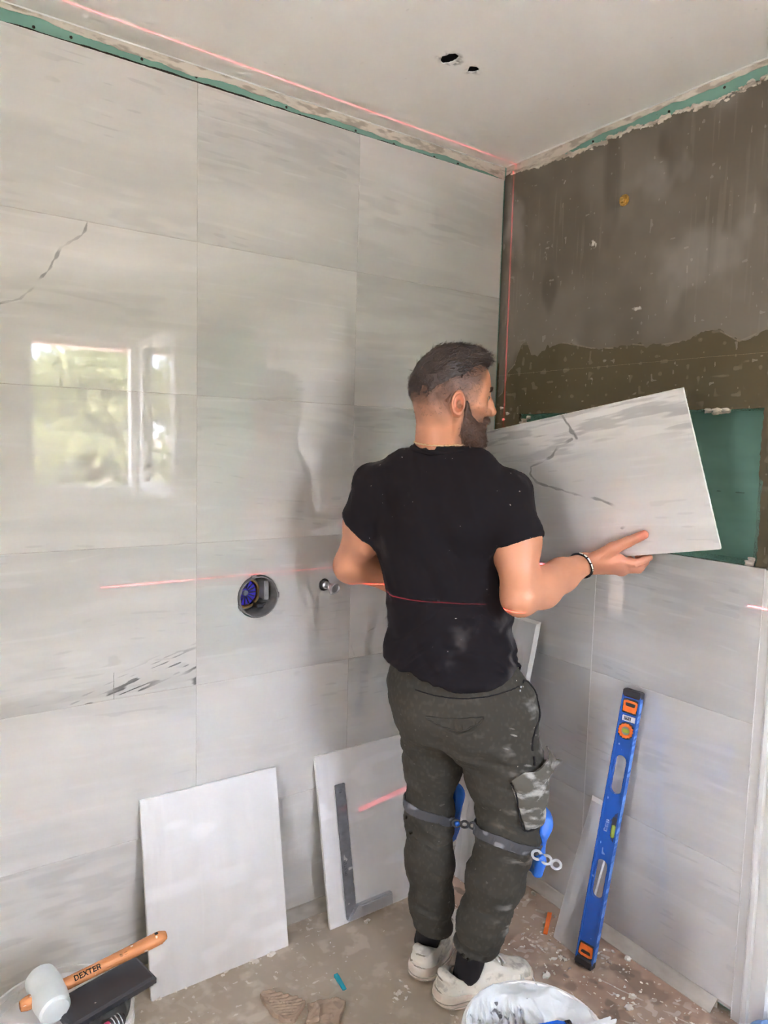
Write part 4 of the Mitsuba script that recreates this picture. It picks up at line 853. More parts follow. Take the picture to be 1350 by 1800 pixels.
mat('mat_rubber', proc(lambda p, n, uv: mix(lin(52, 53, 54), lin(96, 97, 97), smoothstep(.6, .85, noise(p.x * 60, p.y * 60, p.z * 60)))), .6, .3)
mat('mat_rubber_pale', lin(158, 160, 160), .4, .4)
mat('mat_gold', lin(222, 200, 160), .3, .5, metallic=.9)
mat('mat_eye', lin(226, 220, 212), .15, .5); mat('mat_iris', lin(52, 34, 22), .1, .5)
mat('mat_steel', lin(190, 192, 194), .3, .5, metallic=.9)

add('person', skin, 'mat_skin', 'man with short black hair and beard in black t-shirt, holding up a marble tile', 'person', smooth=True, color=skin_color)
add('person__hair', hair, 'mat_hair', 'short black hair', smooth=True); add('person__hair__strands', hair_strands, 'mat_hair', kind='stuff')
add('person__hair__shaved_sides', side_hair, 'mat_side_hair', kind='stuff')
add('person__beard', beard, 'mat_beard', 'trimmed dark beard', smooth=True); add('person__beard__strands', beard_strands, 'mat_beard', kind='stuff')
add('person__eyebrows', brow, 'mat_hair', 'dark eyebrows', kind='stuff'); add('person__eyelashes', lash, 'mat_hair', kind='stuff')
for i in range(2):
    add(numbered('person__eye', i), eyes[i], 'mat_eye', smooth=True); add(numbered('person__eye', i) + '__iris', iris[i], 'mat_iris', smooth=True)
add('person__tshirt', shirt, 'mat_shirt', 'black short-sleeved t-shirt with dusty marks', smooth=True)
add('person__tshirt__collar', collar, 'mat_shirt', smooth=True)
add('person__trousers', trousers, 'mat_trousers', 'dusty olive-grey work trousers', smooth=True)
add('person__trousers__waistband_seam', waist_seam, 'mat_black_cloth'); add('person__trousers__back_pocket', back_welt, 'mat_trousers', smooth=True)
add('person__trousers__pocket_lining', back_lining, 'mat_trousers'); add('person__trousers__zipper', zipper, 'mat_black_cloth', 'black side zip', smooth=True)
add('person__trousers__zip_pull', zip_pull, 'mat_black_cloth')
for i in range(2): add(numbered('person__trousers__rivet', i), rivet[i], 'mat_steel', smooth=True)
add('person__trousers__cargo_pocket', cargo_pocket, 'mat_pocket', 'mortar-smeared cargo pocket', smooth=40); add('person__trousers__pocket_flap', cargo_flap, 'mat_pocket', smooth=40)
add('person__trousers__pocket_piping', cargo_seam, 'mat_black_cloth')
for i, (s, k) in enumerate(((shoe_R, sock_R), (shoe_L, sock_L))):
    t = numbered('person__shoe', i)
    add(t, s[1], 'mat_shoe', 'dirty white trainer', smooth=50); add(t + '__sole', s[0], 'mat_sole', smooth=40); add(t + '__tongue', s[2], 'mat_shoe', smooth=True)
    add(t + '__laces', s[3], 'mat_lace', smooth=True); add(t + '__stripe', s[4], 'mat_stripe', smooth=True)
    add(t + '__seams', s[5], 'mat_seam', smooth=True, kind='stuff'); add(t + '__sole_grooves', s[6], 'mat_seam', smooth=True, kind='stuff')
    add(numbered('person__sock', i), k, 'mat_black_cloth', 'black sock', smooth=True)
for i, (p_, s_, t_, b_, m_, tm) in enumerate(((pad_R, strap_R, tab_R, btn_R, 'mat_pad_blue', 'mat_rubber_pale'), (pad_L, strap_L, tab_L, btn_L, 'mat_pad_blue', 'mat_rubber'))):
    t = numbered('person__knee_pad', i)
    add(t, p_, m_, 'blue knee pad', smooth=60); add(t + '__strap', s_, 'mat_rubber'); add(t + '__strap_end', t_, tm); add(t + '__button', b_, m_, smooth=True)
add('person__necklace', necklace, 'mat_gold', 'thin gold chain', smooth=True)
add('person__wristband', wristband, 'mat_black_cloth', 'black wristband with white lettering', smooth=True); add('person__wristband__lettering', wrist_mark, 'mat_lace')
# ------------------------------------------------------------------ loose tiles
def slab(key, w, h, O, ex, ey, k, m, swap, label, group=None, th=.010, mitre=(0, 0, 0)):
    """A tile with lower-left corner O, width along ex, height along ey, visible face towards ex x ey."""
    ex, ey = unit(ex), unit(ey); ey = unit(ey - (ey @ ex) * ex); R = cols(ex, ey, np.cross(ex, ey))
    l_, r_, t_ = mitre                                              # width of the 45 degree cuts at the left, right and top edge
    body = flat(trimesh.convex.convex_hull(np.array([(x, y, -th) for x in (0, w) for y in (0, h)] + [(x, y, -.0012) for x in (0, w) for y in (0, h)] if not any(mitre) else [(x, y, -th) for x in (0, w) for y in (0, h)] + [(x, y, -.0008) for x in (l_, w - r_) for y in (0, h - t_)])))
    face = flat(box(l_, w - r_, 0, h - t_, -.0012, 0, .0006))
    scene[key] = mikit.ply(place(face, R, O), m, smooth=True, uv=tile_uv(face, k, swap=swap)); tag(key, label, 'tile', group)
    add(key + '__edge', place(body, R, O), 'mat_tile_body')
# the one in his hands: uv runs from the lower right corner, as the veins are given
HR = cols(-TILE_E, -TILE_DN, np.cross(TILE_E, TILE_DN)); sgn = 1 if np.cross(-TILE_E, -TILE_DN) @ TILE_N > 0 else -1
HR = cols(-TILE_E, -TILE_DN, TILE_N)
m = flat(box(0, TILE_L, 0, TILE_H, -.0012, 0, .0008)); w_ = place(m, HR, TILE_BR)
if sgn < 0: w_.faces = w_.faces[:, ::-1]; m.faces = m.faces[:, ::-1]
fl = box(0, TILE_L, 0, TILE_H, -.0105, -.0009, .0006); fl = place(fl, HR, TILE_BR); fl.fix_normals()
scene['marble_tile'] = mikit.ply(w_, 'mat_tile_held', smooth=True, uv=np.stack([m.vertices[:, 0] + 40, m.vertices[:, 1] + 20 * 17], 1))
tag('marble_tile', 'pale veined marble-look tile held up slanted in the hands of the man', 'tile')
add('marble_tile__edge', fl, 'mat_tile_body')
slab('marble_tile_001', .402, .520, V(-1.252, -.109, 0), V(.403, -.004, 0), V(0, .099, .508), 5, 'mat_tile_dusty_skylit', True, 'upright cut tile leaning on the left wall behind the white bucket')
slab('marble_tile_002', .402, .520, V(-.712, -.121, 0), V(.402, .003, 0), V(-.008, .111, .506), 9, 'mat_tile_dusty_skylit', True, 'tile leaning on the left wall with the metal square on it')
slab('marble_tile_003', .185, .930, V(-.205, -.085, 0), V(-.004, -.185, 0), V(.188, 0, .914), 13, 'mat_tile', True, 'tall narrow tile strip leaning on the right wall behind the man', mitre=(0, .011, .011))
slab('marble_tile_004', .105, .438, V(-.155, -.505, 0), V(-.006, -.105, 0), V(.140, .012, .414), 2, 'mat_tile', True, 'small cut tile leaning on the right wall behind the spirit level', mitre=(.008, 0, .012))

# ------------------------------------------------------------------ metal square on the second leaning tile
mat('mat_square', proc(lambda p, n, uv: mix(mix(lin(112, 112, 112), lin(84, 84, 84), fbm(p.x * 60, p.y * 60, p.z * 90, 3)), lin(214, 212, 206), smoothstep(.80, .88, noise(p.x * 70, p.y * 70, p.z * 70)) * smoothstep(.30, .05, p.z))), .45, .5, metallic=.5)
mat('mat_alu', lin(196, 198, 200), .38, .5, metallic=.8)
mat('mat_ink', lin(22, 22, 22), .7, .2)
t2x, t2y = unit([.402, .003, 0]), unit([-.008, .111, .506]); t2y = unit(t2y - (t2y @ t2x) * t2x); t2n = np.cross(t2x, t2y)
O2 = V(-.712, -.121, 0)
def on2(a, b, c=0): return O2 + t2x * a + t2y * b + t2n * c
blade = shapely.box(0, 0, .037, .408).buffer(-.004).buffer(.004).difference(shapely.Point(.0185, .385).buffer(.0055))
add('try_square', place(prism(blade, .002), cols(t2x, t2y, t2n), on2(.058, .012, .004)), 'mat_square', 'grey steel try square with an aluminium stock standing on the leaning tile', 'square')
stock = shapely.Polygon([(-.002, 0), (.165, 0), (.165, .036), (.036, .036)])
add('try_square__stock', place(prism(stock, .016), cols(t2x, t2y, t2n), on2(.062, .010, .0005)), 'mat_alu', 'aluminium stock')
add('try_square__stock_rib', place(prism(shapely.box(.045, .024, .164, .031), .019), cols(t2x, t2y, t2n), on2(.062, .010, .0005)), 'mat_alu')
tm = meshkit.text_mesh('DEXTER', .009, .0004); add('try_square__lettering', place(tm, cols(t2y, -t2x, t2n), on2(.074, .142, .0060)), 'mat_ink')

# ------------------------------------------------------------------ spirit level
mat('mat_level_blue', proc(lambda p, n, uv: mix(mix(lin(21, 70, 142), lin(16, 58, 124), fbm(p.x * 20, p.y * 20, p.z * 8, 3)), lin(176, 196, 220), smoothstep(.88, .92, noise(p.x * 120, p.y * 120, p.z * 70)) * .6)), .38, .5)
mat('mat_level_edge', proc(lambda p, n, uv: mix(lin(84, 138, 208), lin(42, 92, 170), smoothstep(.4, .6, noise(p.y * 30, p.z * 140, 2)))), .45, .5)
mat('mat_black_plastic', lin(26, 26, 27), .5, .4)
mat('mat_orange', lin(238, 118, 44), .4, .5); mat('mat_sticker', lin(232, 232, 232), .5, .4)
mat('mat_vial', lin(176, 190, 70), .15, .6); mat('mat_vial_grey', lin(150, 158, 140), .2, .5)
Lb, Lt = V(-.163, -.645, .002), V(-.028, -.660, .797); ly = unit(Lt - Lb); LL = float(np.linalg.norm(Lt - Lb))
lx = unit(V(.25, -1, 0)); lx = unit(lx - (lx @ ly) * ly); ln = np.cross(lx, ly)
if ln @ (CAM - Lb) < 0: lx, ln = -lx, -ln
LR = cols(lx, ly, ln); W, TH = .054, .023
def lv(a, b, c=0): return Lb + lx * a + ly * b + ln * c
slots = [affinity.translate(shapely.LineString([(0, -.040), (0, .040)]).buffer(.0165), 0, y) for y in (.255, .560)]
web = shapely.box(-W / 2 + .001, .020, W / 2 - .001, LL - .020)
for s in slots: web = web.difference(s)
web = web.difference(shapely.box(W / 2 - .020, .385, W / 2, .440))
add('spirit_level', place(prism(web, .012), LR, lv(0, 0, .0055)), 'mat_level_blue', 'long blue spirit level with orange vials leaning on the right wall', 'spirit level')
for i, s in enumerate((-1, 1)):
    x0 = s * W / 2
    a, b = (x0 - .005, x0) if s > 0 else (x0, x0 + .005)
    r = shapely.box(0, 0, .005, TH).buffer(-.001).buffer(.001)
    rail = box(a, b, .014, LL - .014, 0, TH, .0008)
    add(numbered('spirit_level__rail', i), place(rail, LR, Lb), 'mat_level_blue')
rb = [box(W / 2 - .0002, W / 2 + .0010, y, y + .004, .002, TH - .002) for y in np.arange(.03, LL - .03, .0095)]
add('spirit_level__grip_ribs', place(cat(*rb), LR, Lb), 'mat_level_edge', kind='stuff')
add('spirit_level__edge_strip', place(box(W / 2 - .0001, W / 2 + .0006, .02, LL - .02, .001, TH - .001), LR, Lb), 'mat_level_edge')
for i, (y0, y1) in enumerate(((0, .022), (LL - .022, LL))):
    cap = box(-W / 2 - .001, W / 2 + .001, y0, y1, -.001, TH + .001, .004)
    teeth = [box(-W / 2 + .004 + k * .0056, -W / 2 + .007 + k * .0056, y0 if i == 0 else y1 - .005, y0 + .005 if i == 0 else y1, TH - .004, TH + .0022) for k in range(9)]
    add(numbered('spirit_level__end_cap', i), place(cat(cap, *teeth), LR, Lb), 'mat_black_plastic', 'black plastic end cap')
def orange_frame(yc, flip):
    o = shapely.Polygon([(-.017, -.014), (.017, -.014), (.019, .012), (.012, .015), (-.012, .015), (-.019, .012)]).buffer(.003).buffer(-.001)
    i_ = shapely.Polygon([(-.012, .001), (.012, .001), (.014, .009), (-.014, .009)]).buffer(.001)
    if flip: o, i_ = affinity.scale(o, 1, -1, origin=(0, 0)), affinity.scale(i_, 1, -1, origin=(0, 0))
    return o, i_
for i, (yc, fl_) in enumerate(((LL - .048, False), (.044, True))):
    o, i_ = orange_frame(yc, fl_)
    add(numbered('spirit_level__vial_frame', i), place(prism(o.difference(i_), .004), LR, lv(0, yc, .0165)), 'mat_orange', 'orange vial frame')
    add(numbered('spirit_level__vial_frame', i) + '__recess', place(prism(i_.buffer(.0004), .001), LR, lv(0, yc, .0172)), 'mat_black_plastic')
    g_ = [box(-.011 + k * .0066, -.0075 + k * .0066, (-.012 if not fl_ else .003), (-.003 if not fl_ else .012), .0, .0048) for k in range(4)]
    add(numbered('spirit_level__vial_frame', i) + '__ribs', place(cat(*g_), LR, lv(0, yc, .0165)), 'mat_orange', kind='stuff')
    add(numbered('spirit_level__vial_surround', i), place(prism(o.buffer(.005), .0012), LR, lv(0, yc, .0168)), 'mat_black_plastic')
yd = LL - .118
ringp = shapely.Point(0, 0).buffer(.0195, 48).difference(shapely.Point(0, 0).buffer(.0125, 48))
ringp = shapely.union_all([ringp] + [shapely.Point(.0195 * math.cos(a), .0195 * math.sin(a)).buffer(.0024) for a in np.arange(0, 6.28, .449)])
add('spirit_level__dial', place(prism(ringp, .0065), LR, lv(0, yd, .0165)), 'mat_orange', 'round orange dial with plumb vial')
add('spirit_level__dial__lens', place(prism(shapely.Point(0, 0).buffer(.0126, 32), .003), LR, lv(0, yd, .0165)), 'mat_vial_grey')
add('spirit_level__dial__vial', place(prism(shapely.box(-.0085, -.0035, .0085, .0035).buffer(.0015), .0042), LR, lv(0, yd, .0165)), 'mat_vial')
add('spirit_level__dial_surround', place(prism(shapely.Point(0, 0).buffer(.0245, 40).intersection(shapely.box(-.0262, -1, .0262, 1)), .0013), LR, lv(0, yd, .0168)), 'mat_black_plastic')
add('spirit_level__label', place(box(-.017, .024, -.008, .008, 0, .0010), LR, lv(0, LL - .083, .0172)), 'mat_sticker', 'white barcode sticker')
bars = [box(x, x + w, -.0055, .0055, 0, .0013) for x, w in zip(-.012 + np.array([0, .0016, .0040, .0052, .0078, .0096, .0118, .0132, .0160, .0176, .0192]), [.0008, .0014, .0006, .0016, .0010, .0014, .0007, .0018, .0008, .0008, .0012])]
add('spirit_level__label__barcode', place(cat(*bars), LR, lv(0, LL - .083, .0172)), 'mat_ink')
cv = shapely.Polygon([(W / 2 - .006, .368), (W / 2 - .006, .457), (W / 2 - .014, .450), (W / 2 - .024, .428), (W / 2 - .024, .398), (W / 2 - .014, .375)])
add('spirit_level__centre_vial', place(prism(cv, .010), LR, lv(0, 0, .0075)), 'mat_black_plastic', 'black centre vial holder')
add('spirit_level__centre_vial__tube', place(trimesh.creation.capsule(height=.026, radius=.0065), cols(ln, lx, ly), lv(W / 2 - .0125, .400, .015)), 'mat_vial', 'yellow-green vial', smooth=True)
for k in range(3):
    sq = shapely.box(0, 0, .009, .009); sq = sq.difference(sq.buffer(-.0009)); inner = shapely.union_all([shapely.box(.0024, .0022 + .0022 * j, .0066, .0031 + .0022 * j) for j in range(1 + k)])
    add(numbered('spirit_level__pictogram', k), place(prism(shapely.union_all([sq, inner]), .0005), LR, lv(-.012 + k * .0012, .392 + k * .0125, .0175)), 'mat_sticker')

# ------------------------------------------------------------------ white bucket at the left with tools on it
mat('mat_bucket', proc(lambda p, n, uv: mix(mix(lin(234, 234, 232), lin(216, 214, 208), fbm(p.x * 16, p.y * 16, p.z * 16, 3)), lin(150, 142, 130), smoothstep(.68, .80, fbm(p.x * 30, p.y * 30, p.z * 30, 4)) * .8)), .4, .45)
def bucket_mesh(h, r0, r1, th=.003):
    rim = [(r1, h - .040), (r1 + .006, h - .038), (r1 + .006, h - .033), (r1 + .001, h - .031), (r1 + .001, h - .022), (r1 + .005, h - .020), (r1 + .005, h - .014), (r1 + .001, h - .012), (r1 + .006, h - .004), (r1 + .004, h)]
    return lathe([(0, .0), (r0, .0), (r0 + .002, .004)] + rim + [(r1 - .001, h), (r1 - th, h - .004), (r0 - th, .006), (0, .006)], 72)
BL = V(-1.533, -.399, 0)
add('bucket', place(bucket_mesh(.297, .128, .144), None, BL), 'mat_bucket', 'white plastic bucket in the lower left corner carrying the mallet', 'bucket', smooth=35)
lid = lathe([(0, .268), (.134, .268), (.138, .283), (.1405, .286), (.1405, .281), (.137, .262), (0, .262)], 72)
add('bucket__lid', place(lid, None, BL), 'mat_bucket', 'dirty sunken lid', smooth=35)
add('bucket__bail', tube([BL + V(.150 * math.cos(a), .150 * math.sin(a), .262 - .05 * math.sin((a + 1.9) / 3.1 * math.pi)) for a in np.linspace(-1.9, 1.2, 30)], .002, 8), 'mat_steel', 'wire handle', smooth=True)
lugs = [place(box(-.012, .012, -.006, .006, -.012, .012, .002), None, BL + V(.148 * math.cos(a), .148 * math.sin(a), .260)) for a in (-1.9, 1.2)]
add('bucket__lug', lugs[0], 'mat_bucket'); add('bucket__lug_001', lugs[1], 'mat_bucket')
# mallet
mat('mat_mallet', proc(lambda p, n, uv: mix(lin(222, 228, 226), lin(206, 214, 212), fbm(p.x * 30, p.y * 30, p.z * 30, 3))), .5, .35)
def wood(c1, c2, spots): 
    return lambda p, n, uv: mix(mix(lin(*c1), lin(*c2), fbm(p.x * 18, p.y * 130, p.z * 130, 3)), lin(232, 226, 218), smoothstep(.86, .90, noise(p.x * 110, p.y * 110, p.z * 110)) * spots)
mat('mat_wood', proc(wood((206, 140, 88), (178, 112, 64), .8)), .5, .35)
HA, HB = V(-1.600, -.390, .340), V(-1.294, -.354, .353)
hd = unit(HB - HA); hn = unit(np.cross(hd, [0, 0, 1])); hz = np.cross(hn, hd)
if hz[2] < 0: hn, hz = -hn, -hz
s = np.linspace(0, 1, 26); L_ = np.linalg.norm(HB - HA)
rads = np.interp(s, [0, .02, .10, .2, .5, .9, .97, 1], [.010, .0135, .0140, .0125, .0125, .0145, .0140, .009])
hv = tube([HA + hd * L_ * q for q in s], rads, 20); 
c0 = HA + hd * .052
face_d = unit(V(.30, -.90, -.12)); face_d = unit(face_d - (face_d @ hd) * hd)
prof = [(0, -.052), (.026, -.052), (.0305, -.047), (.034, -.02), (.034, .02), (.0305, .047), (.026, .052), (0, .052)]
head = place(lathe(prof, 48), cols(hd, np.cross(face_d, hd), face_d), c0)
head.fix_normals()
add('mallet', head, 'mat_mallet', 'white rubber mallet with a wooden handle lying on the bucket', 'mallet', smooth=30)
add('mallet__handle', hv, 'mat_wood', 'wooden handle', smooth=True)
def wrap_text(t, h, at, bold=True):
    m = meshkit.text_mesh(t, h, .0006, bold); m = m.subdivide_to_size(.004) if False else m
    vx = m.vertices.copy(); a = (vx[:, 1] - h / 2) / .0130 + .85; rr = .0128 + vx[:, 2]
    w = HA + hd * (at + vx[:, :1]) + hz * (rr * np.sin(a + .0))[:, None] * 1.0 + (-hn if hn[1] > 0 else hn) * (rr * np.cos(a))[:, None]
    m2 = trimesh.Trimesh(w, m.faces, process=False); m2.fix_normals(); return m2
add('mallet__lettering', wrap_text('DEXTER', .0105, .102), 'mat_ink', 'black lettering DEXTER')
for k in range(3):
    add(numbered('mallet__print', k), wrap_text('III'[: 2 + k % 2], .0050, .200 + k * .010, False), 'mat_ink')
add('mallet__hang_hole', tube([HB - hd * .022 + hz * .012, HB - hd * .022 + hz * .0150], .004, 12), 'mat_black_plastic')
# black rubber float leaning on the rim
mat('mat_float', proc(lambda p, n, uv: mix(lin(30, 31, 33), lin(206, 204, 200), smoothstep(.955, .965, noise(p.x * 60, p.y * 60, p.z * 60)))), .55, .4)
fA, fB, fC = V(-1.522, -.470, .313), V(-1.338, -.425, .313), V(-1.341, -.338, .318)
fx = unit(fB - fA); fy = unit((fC - fB) - ((fC - fB) @ fx) * fx); fz = np.cross(fx, fy)
FR = cols(fx, fy, fz)
body = trimesh.convex.convex_hull(np.array([(x, y, z) for x, y, z in [(0, 0, -.012), (.190, 0, -.012), (.190, .088, -.012), (0, .088, -.012), (0, 0, 0), (.190, 0, 0), (.190, .088, 0), (0, .088, 0), (.006, .006, .004), (.184, .006, .004), (.184, .082, .004), (.006, .082, .004)]]))
add('grout_float', place(body, FR, fA), 'mat_float', 'black rubber grout float lying face up on the bucket', 'float')
add('grout_float__backing', place(box(.004, .186, .004, .084, -.018, -.0115, .001), FR, fA), 'mat_black_plastic')
add('grout_float__handle', place(tube([(.02, .044, -.018), (.03, .044, -.030), (.095, .044, -.036), (.16, .044, -.030), (.17, .044, -.018)], .009, 12), FR, fA), 'mat_black_plastic', smooth=True)
# trowel grip poking in at the bottom edge
mat('mat_grip', proc(lambda p, n, uv: mix(lin(188, 44, 92), lin(230, 214, 218), smoothstep(.45, .55, noise(p.x * 160, p.y * 160, p.z * 60)))), .4, .4)
ta, tb = V(-1.520, -.515, .296), V(-1.424, -.492, .310)
add('trowel', tube([ta + (tb - ta) * q for q in np.linspace(0, .72, 10)], [.008, .012, .0135, .014, .0135, .013, .013, .0135, .0135, .012], 14), 'mat_grip', 'trowel with a pink and black grip lying on the bucket by the float', 'trowel', smooth=True)
add('trowel__grip_end', tube([ta + (tb - ta) * q for q in np.linspace(.70, 1, 7)], [.0125, .0135, .0135, .013, .0125, .0115, .007], 14), 'mat_black_plastic', 'black ribbed grip end', smooth=True)
for k in range(3):
    q0 = ta + (tb - ta) * (.76 + .07 * k); dd = unit(tb - ta); u1 = unit(np.cross(dd, [0, 0, 1])); u2 = np.cross(u1, dd)
    add(numbered('trowel__grip_ring', k), tube([q0 + .0136 * (math.cos(a) * u1 + math.sin(a) * u2) for a in np.linspace(0, 2 * np.pi, 20, endpoint=False)], .0012, 6, closed=True), 'mat_alu', smooth=True)
tp = [ta, ta - unit(tb - ta) * .03 + V(0, 0, -.004), ta - unit(tb - ta) * .055 + V(0, .012, -.012)]
add('trowel__blade', cat(tube(tp, .004, 8), place(box(-.09, 0, -.035, .035, 0, .0012), None, tp[-1] + V(0, .02, -.012))), 'mat_steel')

# ------------------------------------------------------------------ bucket of white mortar in front of the shoes
mat('mat_mortar', proc(lambda p, n, uv: mix(mix(lin(228, 232, 232), lin(204, 210, 211), fbm(p.x * 26, p.y * 26, p.z * 26, 3)), lin(96, 98, 100), smoothstep(.80, .86, noise(p.x * 75, p.y * 75, p.z * 40)) * smoothstep(.55, .7, noise(p.x * 14, p.y * 14, 3)))), .75, .3)
BR = V(-.730, -.965, 0)
add('bucket_001', place(bucket_mesh(.288, .126, .145), None, BR), 'mat_bucket', 'bucket full of white mortar at the bottom edge in front of the shoes', 'bucket', smooth=35)
def mortar_fn(p):
    q = p - BR; r = np.hypot(q[:, 0], q[:, 1]); u_, w_2 = q[:, 0] * .82 - q[:, 1] * .57, q[:, 0] * .57 + q[:, 1] * .82
    P = np.stack([q[:, 0] * 30, q[:, 1] * 30, 0 * r], 1); n = meshkit.noise(P * .5, 5)
    comb = np.clip((-u_ + .004) / .02, 0, 1) * np.clip((.108 - np.hypot(u_ + .055, w_2 + .005)) / .03, 0, 1)
    h = .277 + .010 * (np.minimum(r, .15) / .145)**3 + .014 * (meshkit.fbm(P, 4, 3) - .5)
    h += comb * (-.005 + .009 * np.abs(np.sin(u_ * 215 + 2.5 * n)) - .004) - .016 * np.clip((u_ - .025) / .05, 0, 1) * np.clip((.118 - r) / .03, 0, 1)
    h += .013 * np.exp(-((u_ + .012) / .03)**2 - ((w_2 - .085) / .03)**2) + .006 * np.exp(-((u_ - .012 - .015 * np.sin(w_2 * 40)) / .006)**2) * (np.abs(w_2) < .09)
    edge = .1475 + .007 * (meshkit.fbm(np.stack([q[:, 0] * 55, q[:, 1] * 55, q[:, 2] * 30], 1), 3, 7) - .42)
    return np.maximum(np.maximum((q[:, 2] - h) * .7, r - edge), .245 - q[:, 2])
mortar = relax(largest(isosurface(mortar_fn, BR + V(-.17, -.17, .235), BR + V(.17, .17, .32), .0032)), 2)
add('bucket_001__mortar', mortar, 'mat_mortar', 'white mortar with comb marks', smooth=True)
# tool with a blue grip stuck in it
ka, kb = V(-.835, -.962, .318), V(-.698, -1.016, .322); kd = unit(kb - ka)
def oval_bar(a, b, w, h, n=14, r=(1, 1)):
    d = unit(b - a); s1 = unit(np.cross(d, [0, 0, 1])); s2 = np.cross(s1, d); ang_ = np.linspace(0, 2 * np.pi, 20, endpoint=False)
    q = np.linspace(0, 1, n); sc = np.minimum(1, .72 + 2.2 * np.minimum(q, 1 - q)**.7)
    v = np.array([a + (b - a) * t + (np.sign(np.cos(ang_)) * np.abs(np.cos(ang_))**.6)[:, None] * s1 * w * k + (np.sign(np.sin(ang_)) * np.abs(np.sin(ang_))**.6)[:, None] * s2 * h * k for t, k in zip(q, sc)]).reshape(-1, 3)
    f = np.array([(i * 20 + j, i * 20 + (j + 1) % 20, (i + 1) * 20 + (j + 1) % 20, (i + 1) * 20 + j) for i in range(n - 1) for j in range(20)])
    v = np.vstack([v, a, b]); e = np.arange(20); e2 = (e + 1) % 20
    m = trimesh.Trimesh(v, np.vstack([f[:, [0, 1, 2]], f[:, [0, 2, 3]], np.stack([e2, e, e * 0 + n * 20], 1), np.stack([(n - 1) * 20 + e, (n - 1) * 20 + e2, e * 0 + n * 20 + 1], 1)]), process=False); m.fix_normals(); return m
mat('mat_tool_blue', lin(16, 92, 206), .35, .5)
add('notched_trowel', oval_bar(ka - kd * .05, kb, .014, .013), 'mat_tool_blue', 'tool with a bright blue grip lying on the mortar at the bottom edge', 'trowel', smooth=60)
s1 = unit(np.cross(kd, [0, 0, 1])); s2 = np.cross(s1, kd); s1 = -s1 if s1[1] > 0 else s1
tx = meshkit.text_mesh('DEXTER', .008, .0008, True); add('notched_trowel__lettering', place(tx, cols(kd, unit(s2 * .8 - s1 * .6), unit(s2 * .6 + s1 * .8)), ka + kd * .044 + s2 * .0118 + s1 * .0085), 'mat_sticker', 'white lettering')
add('notched_trowel__collar', cat(*[tube([kb + kd * (.002 + .004 * j) + .0105 * (math.cos(a) * s1 + math.sin(a) * s2) for a in np.linspace(0, 2 * np.pi, 18, endpoint=False)], .0022, 6, closed=True) for j in range(3)]), 'mat_black_plastic', smooth=True)
flk = [(0, -.012), (.05, -.016), (.098, -.004), (.108, .006), (.09, .004), (.10, .014), (.07, .010), (.02, .006)]
add('notched_trowel__blade', place(prism(shapely.Polygon(flk).buffer(.002), .003), cols(kd, np.cross([0, 0, 1], kd), V(0, 0, 1)), kb + kd * .008 + V(0, 0, -.012)), 'mat_mortar', 'blade caked with white mortar')

# ------------------------------------------------------------------ fittings in the walls
mat('mat_valve_body', proc(lambda p, n, uv: mix(lin(120, 118, 114), lin(88, 86, 82), fbm(p.x * 60, p.y * 60, p.z * 60, 3))), .5, .4)
mat('mat_valve_blue', lin(42, 34, 150), .3, .5); mat('mat_brass', proc(lambda p, n, uv: mix(lin(206, 168, 92), lin(160, 124, 60), noise(p.x * 200, p.y * 200, p.z * 200))), .35, .5, metallic=.8)
vx, vz, vr = valve_hole; VR = cols(V(1, 0, 0), V(0, 0, 1), V(0, -1, 0))
def vplace(m, y=0.0, dx=0., dz=0.): return place(m, VR, (vx + dx, y, vz + dz))
tube_p = [(.0605, -.110), (.0605, .008), (.0590, .010), (.0570, .008), (.0570, -.108), (.0, -.108), (0, -.110)]
add('mixer_valve', vplace(lathe(tube_p, 56)), 'mat_valve_body', 'round concealed mixer valve box set into the left tiled wall', 'valve', smooth=40)
for i, a in enumerate((0.0, 1.8, 3.6)):
    add(numbered('mixer_valve__clip', i), vplace(place(box(.0595, .0660, -.008, .008, -.02, .006, .001), np.array([[math.cos(a), -math.sin(a), 0], [math.sin(a), math.cos(a), 0], [0, 0, 1]]))), 'mat_valve_body')
cx_ = -.012
add('mixer_valve__brass_ring', vplace(lathe([(.040, -.095), (.046, -.095), (.046, -.062), (.0445, -.058), (.041, -.058), (.040, -.062)], 48), 0, cx_), 'mat_brass', 'brass ring', smooth=35)
add('mixer_valve__chrome_ring', vplace(lathe([(.0462, -.075), (.0500, -.075), (.0500, -.066), (.0462, -.064)], 48), 0, cx_), 'mat_steel', smooth=35)
add('mixer_valve__cartridge', vplace(lathe([(0, -.095), (.0395, -.095), (.0395, -.072), (.036, -.069), (0, -.067)], 48), 0, cx_), 'mat_valve_blue', 'dark blue cartridge cap', smooth=35)
ribs = [place(box(.012, .036, -.0013, .0013, -.069, -.064), np.array([[math.cos(a), -math.sin(a), 0], [math.sin(a), math.cos(a), 0], [0, 0, 1]])) for a in np.arange(16) * np.pi / 8]
add('mixer_valve__cartridge__ribs', vplace(cat(*ribs), 0, cx_), 'mat_black_plastic', kind='stuff')
add('mixer_valve__screw', vplace(lathe([(0, -.067), (.009, -.067), (.009, -.060), (.007, -.058), (.003, -.058), (.003, -.062), (0, -.062)], 24), 0, cx_), 'mat_steel', 'silver screw', smooth=30)
add('mixer_valve__lever', vplace(box(.018, .034, -.030, .030, -.075, -.020, .003), 0, .012, .012), 'mat_valve_body')
add('mixer_valve__bracket', vplace(cat(box(.012, .034, -.042, -.030, -.09, -.030, .002), tube([(.03, -.036, -.045), (.046, -.034, -.045)], .004, 8)), 0, 0), 'mat_black_plastic')
px0, pz0 = pipe_hole[0], pipe_hole[1]
def pplace(m, dx=0., dz=0.): return place(m, VR, (px0 + dx, 0, pz0 + dz))
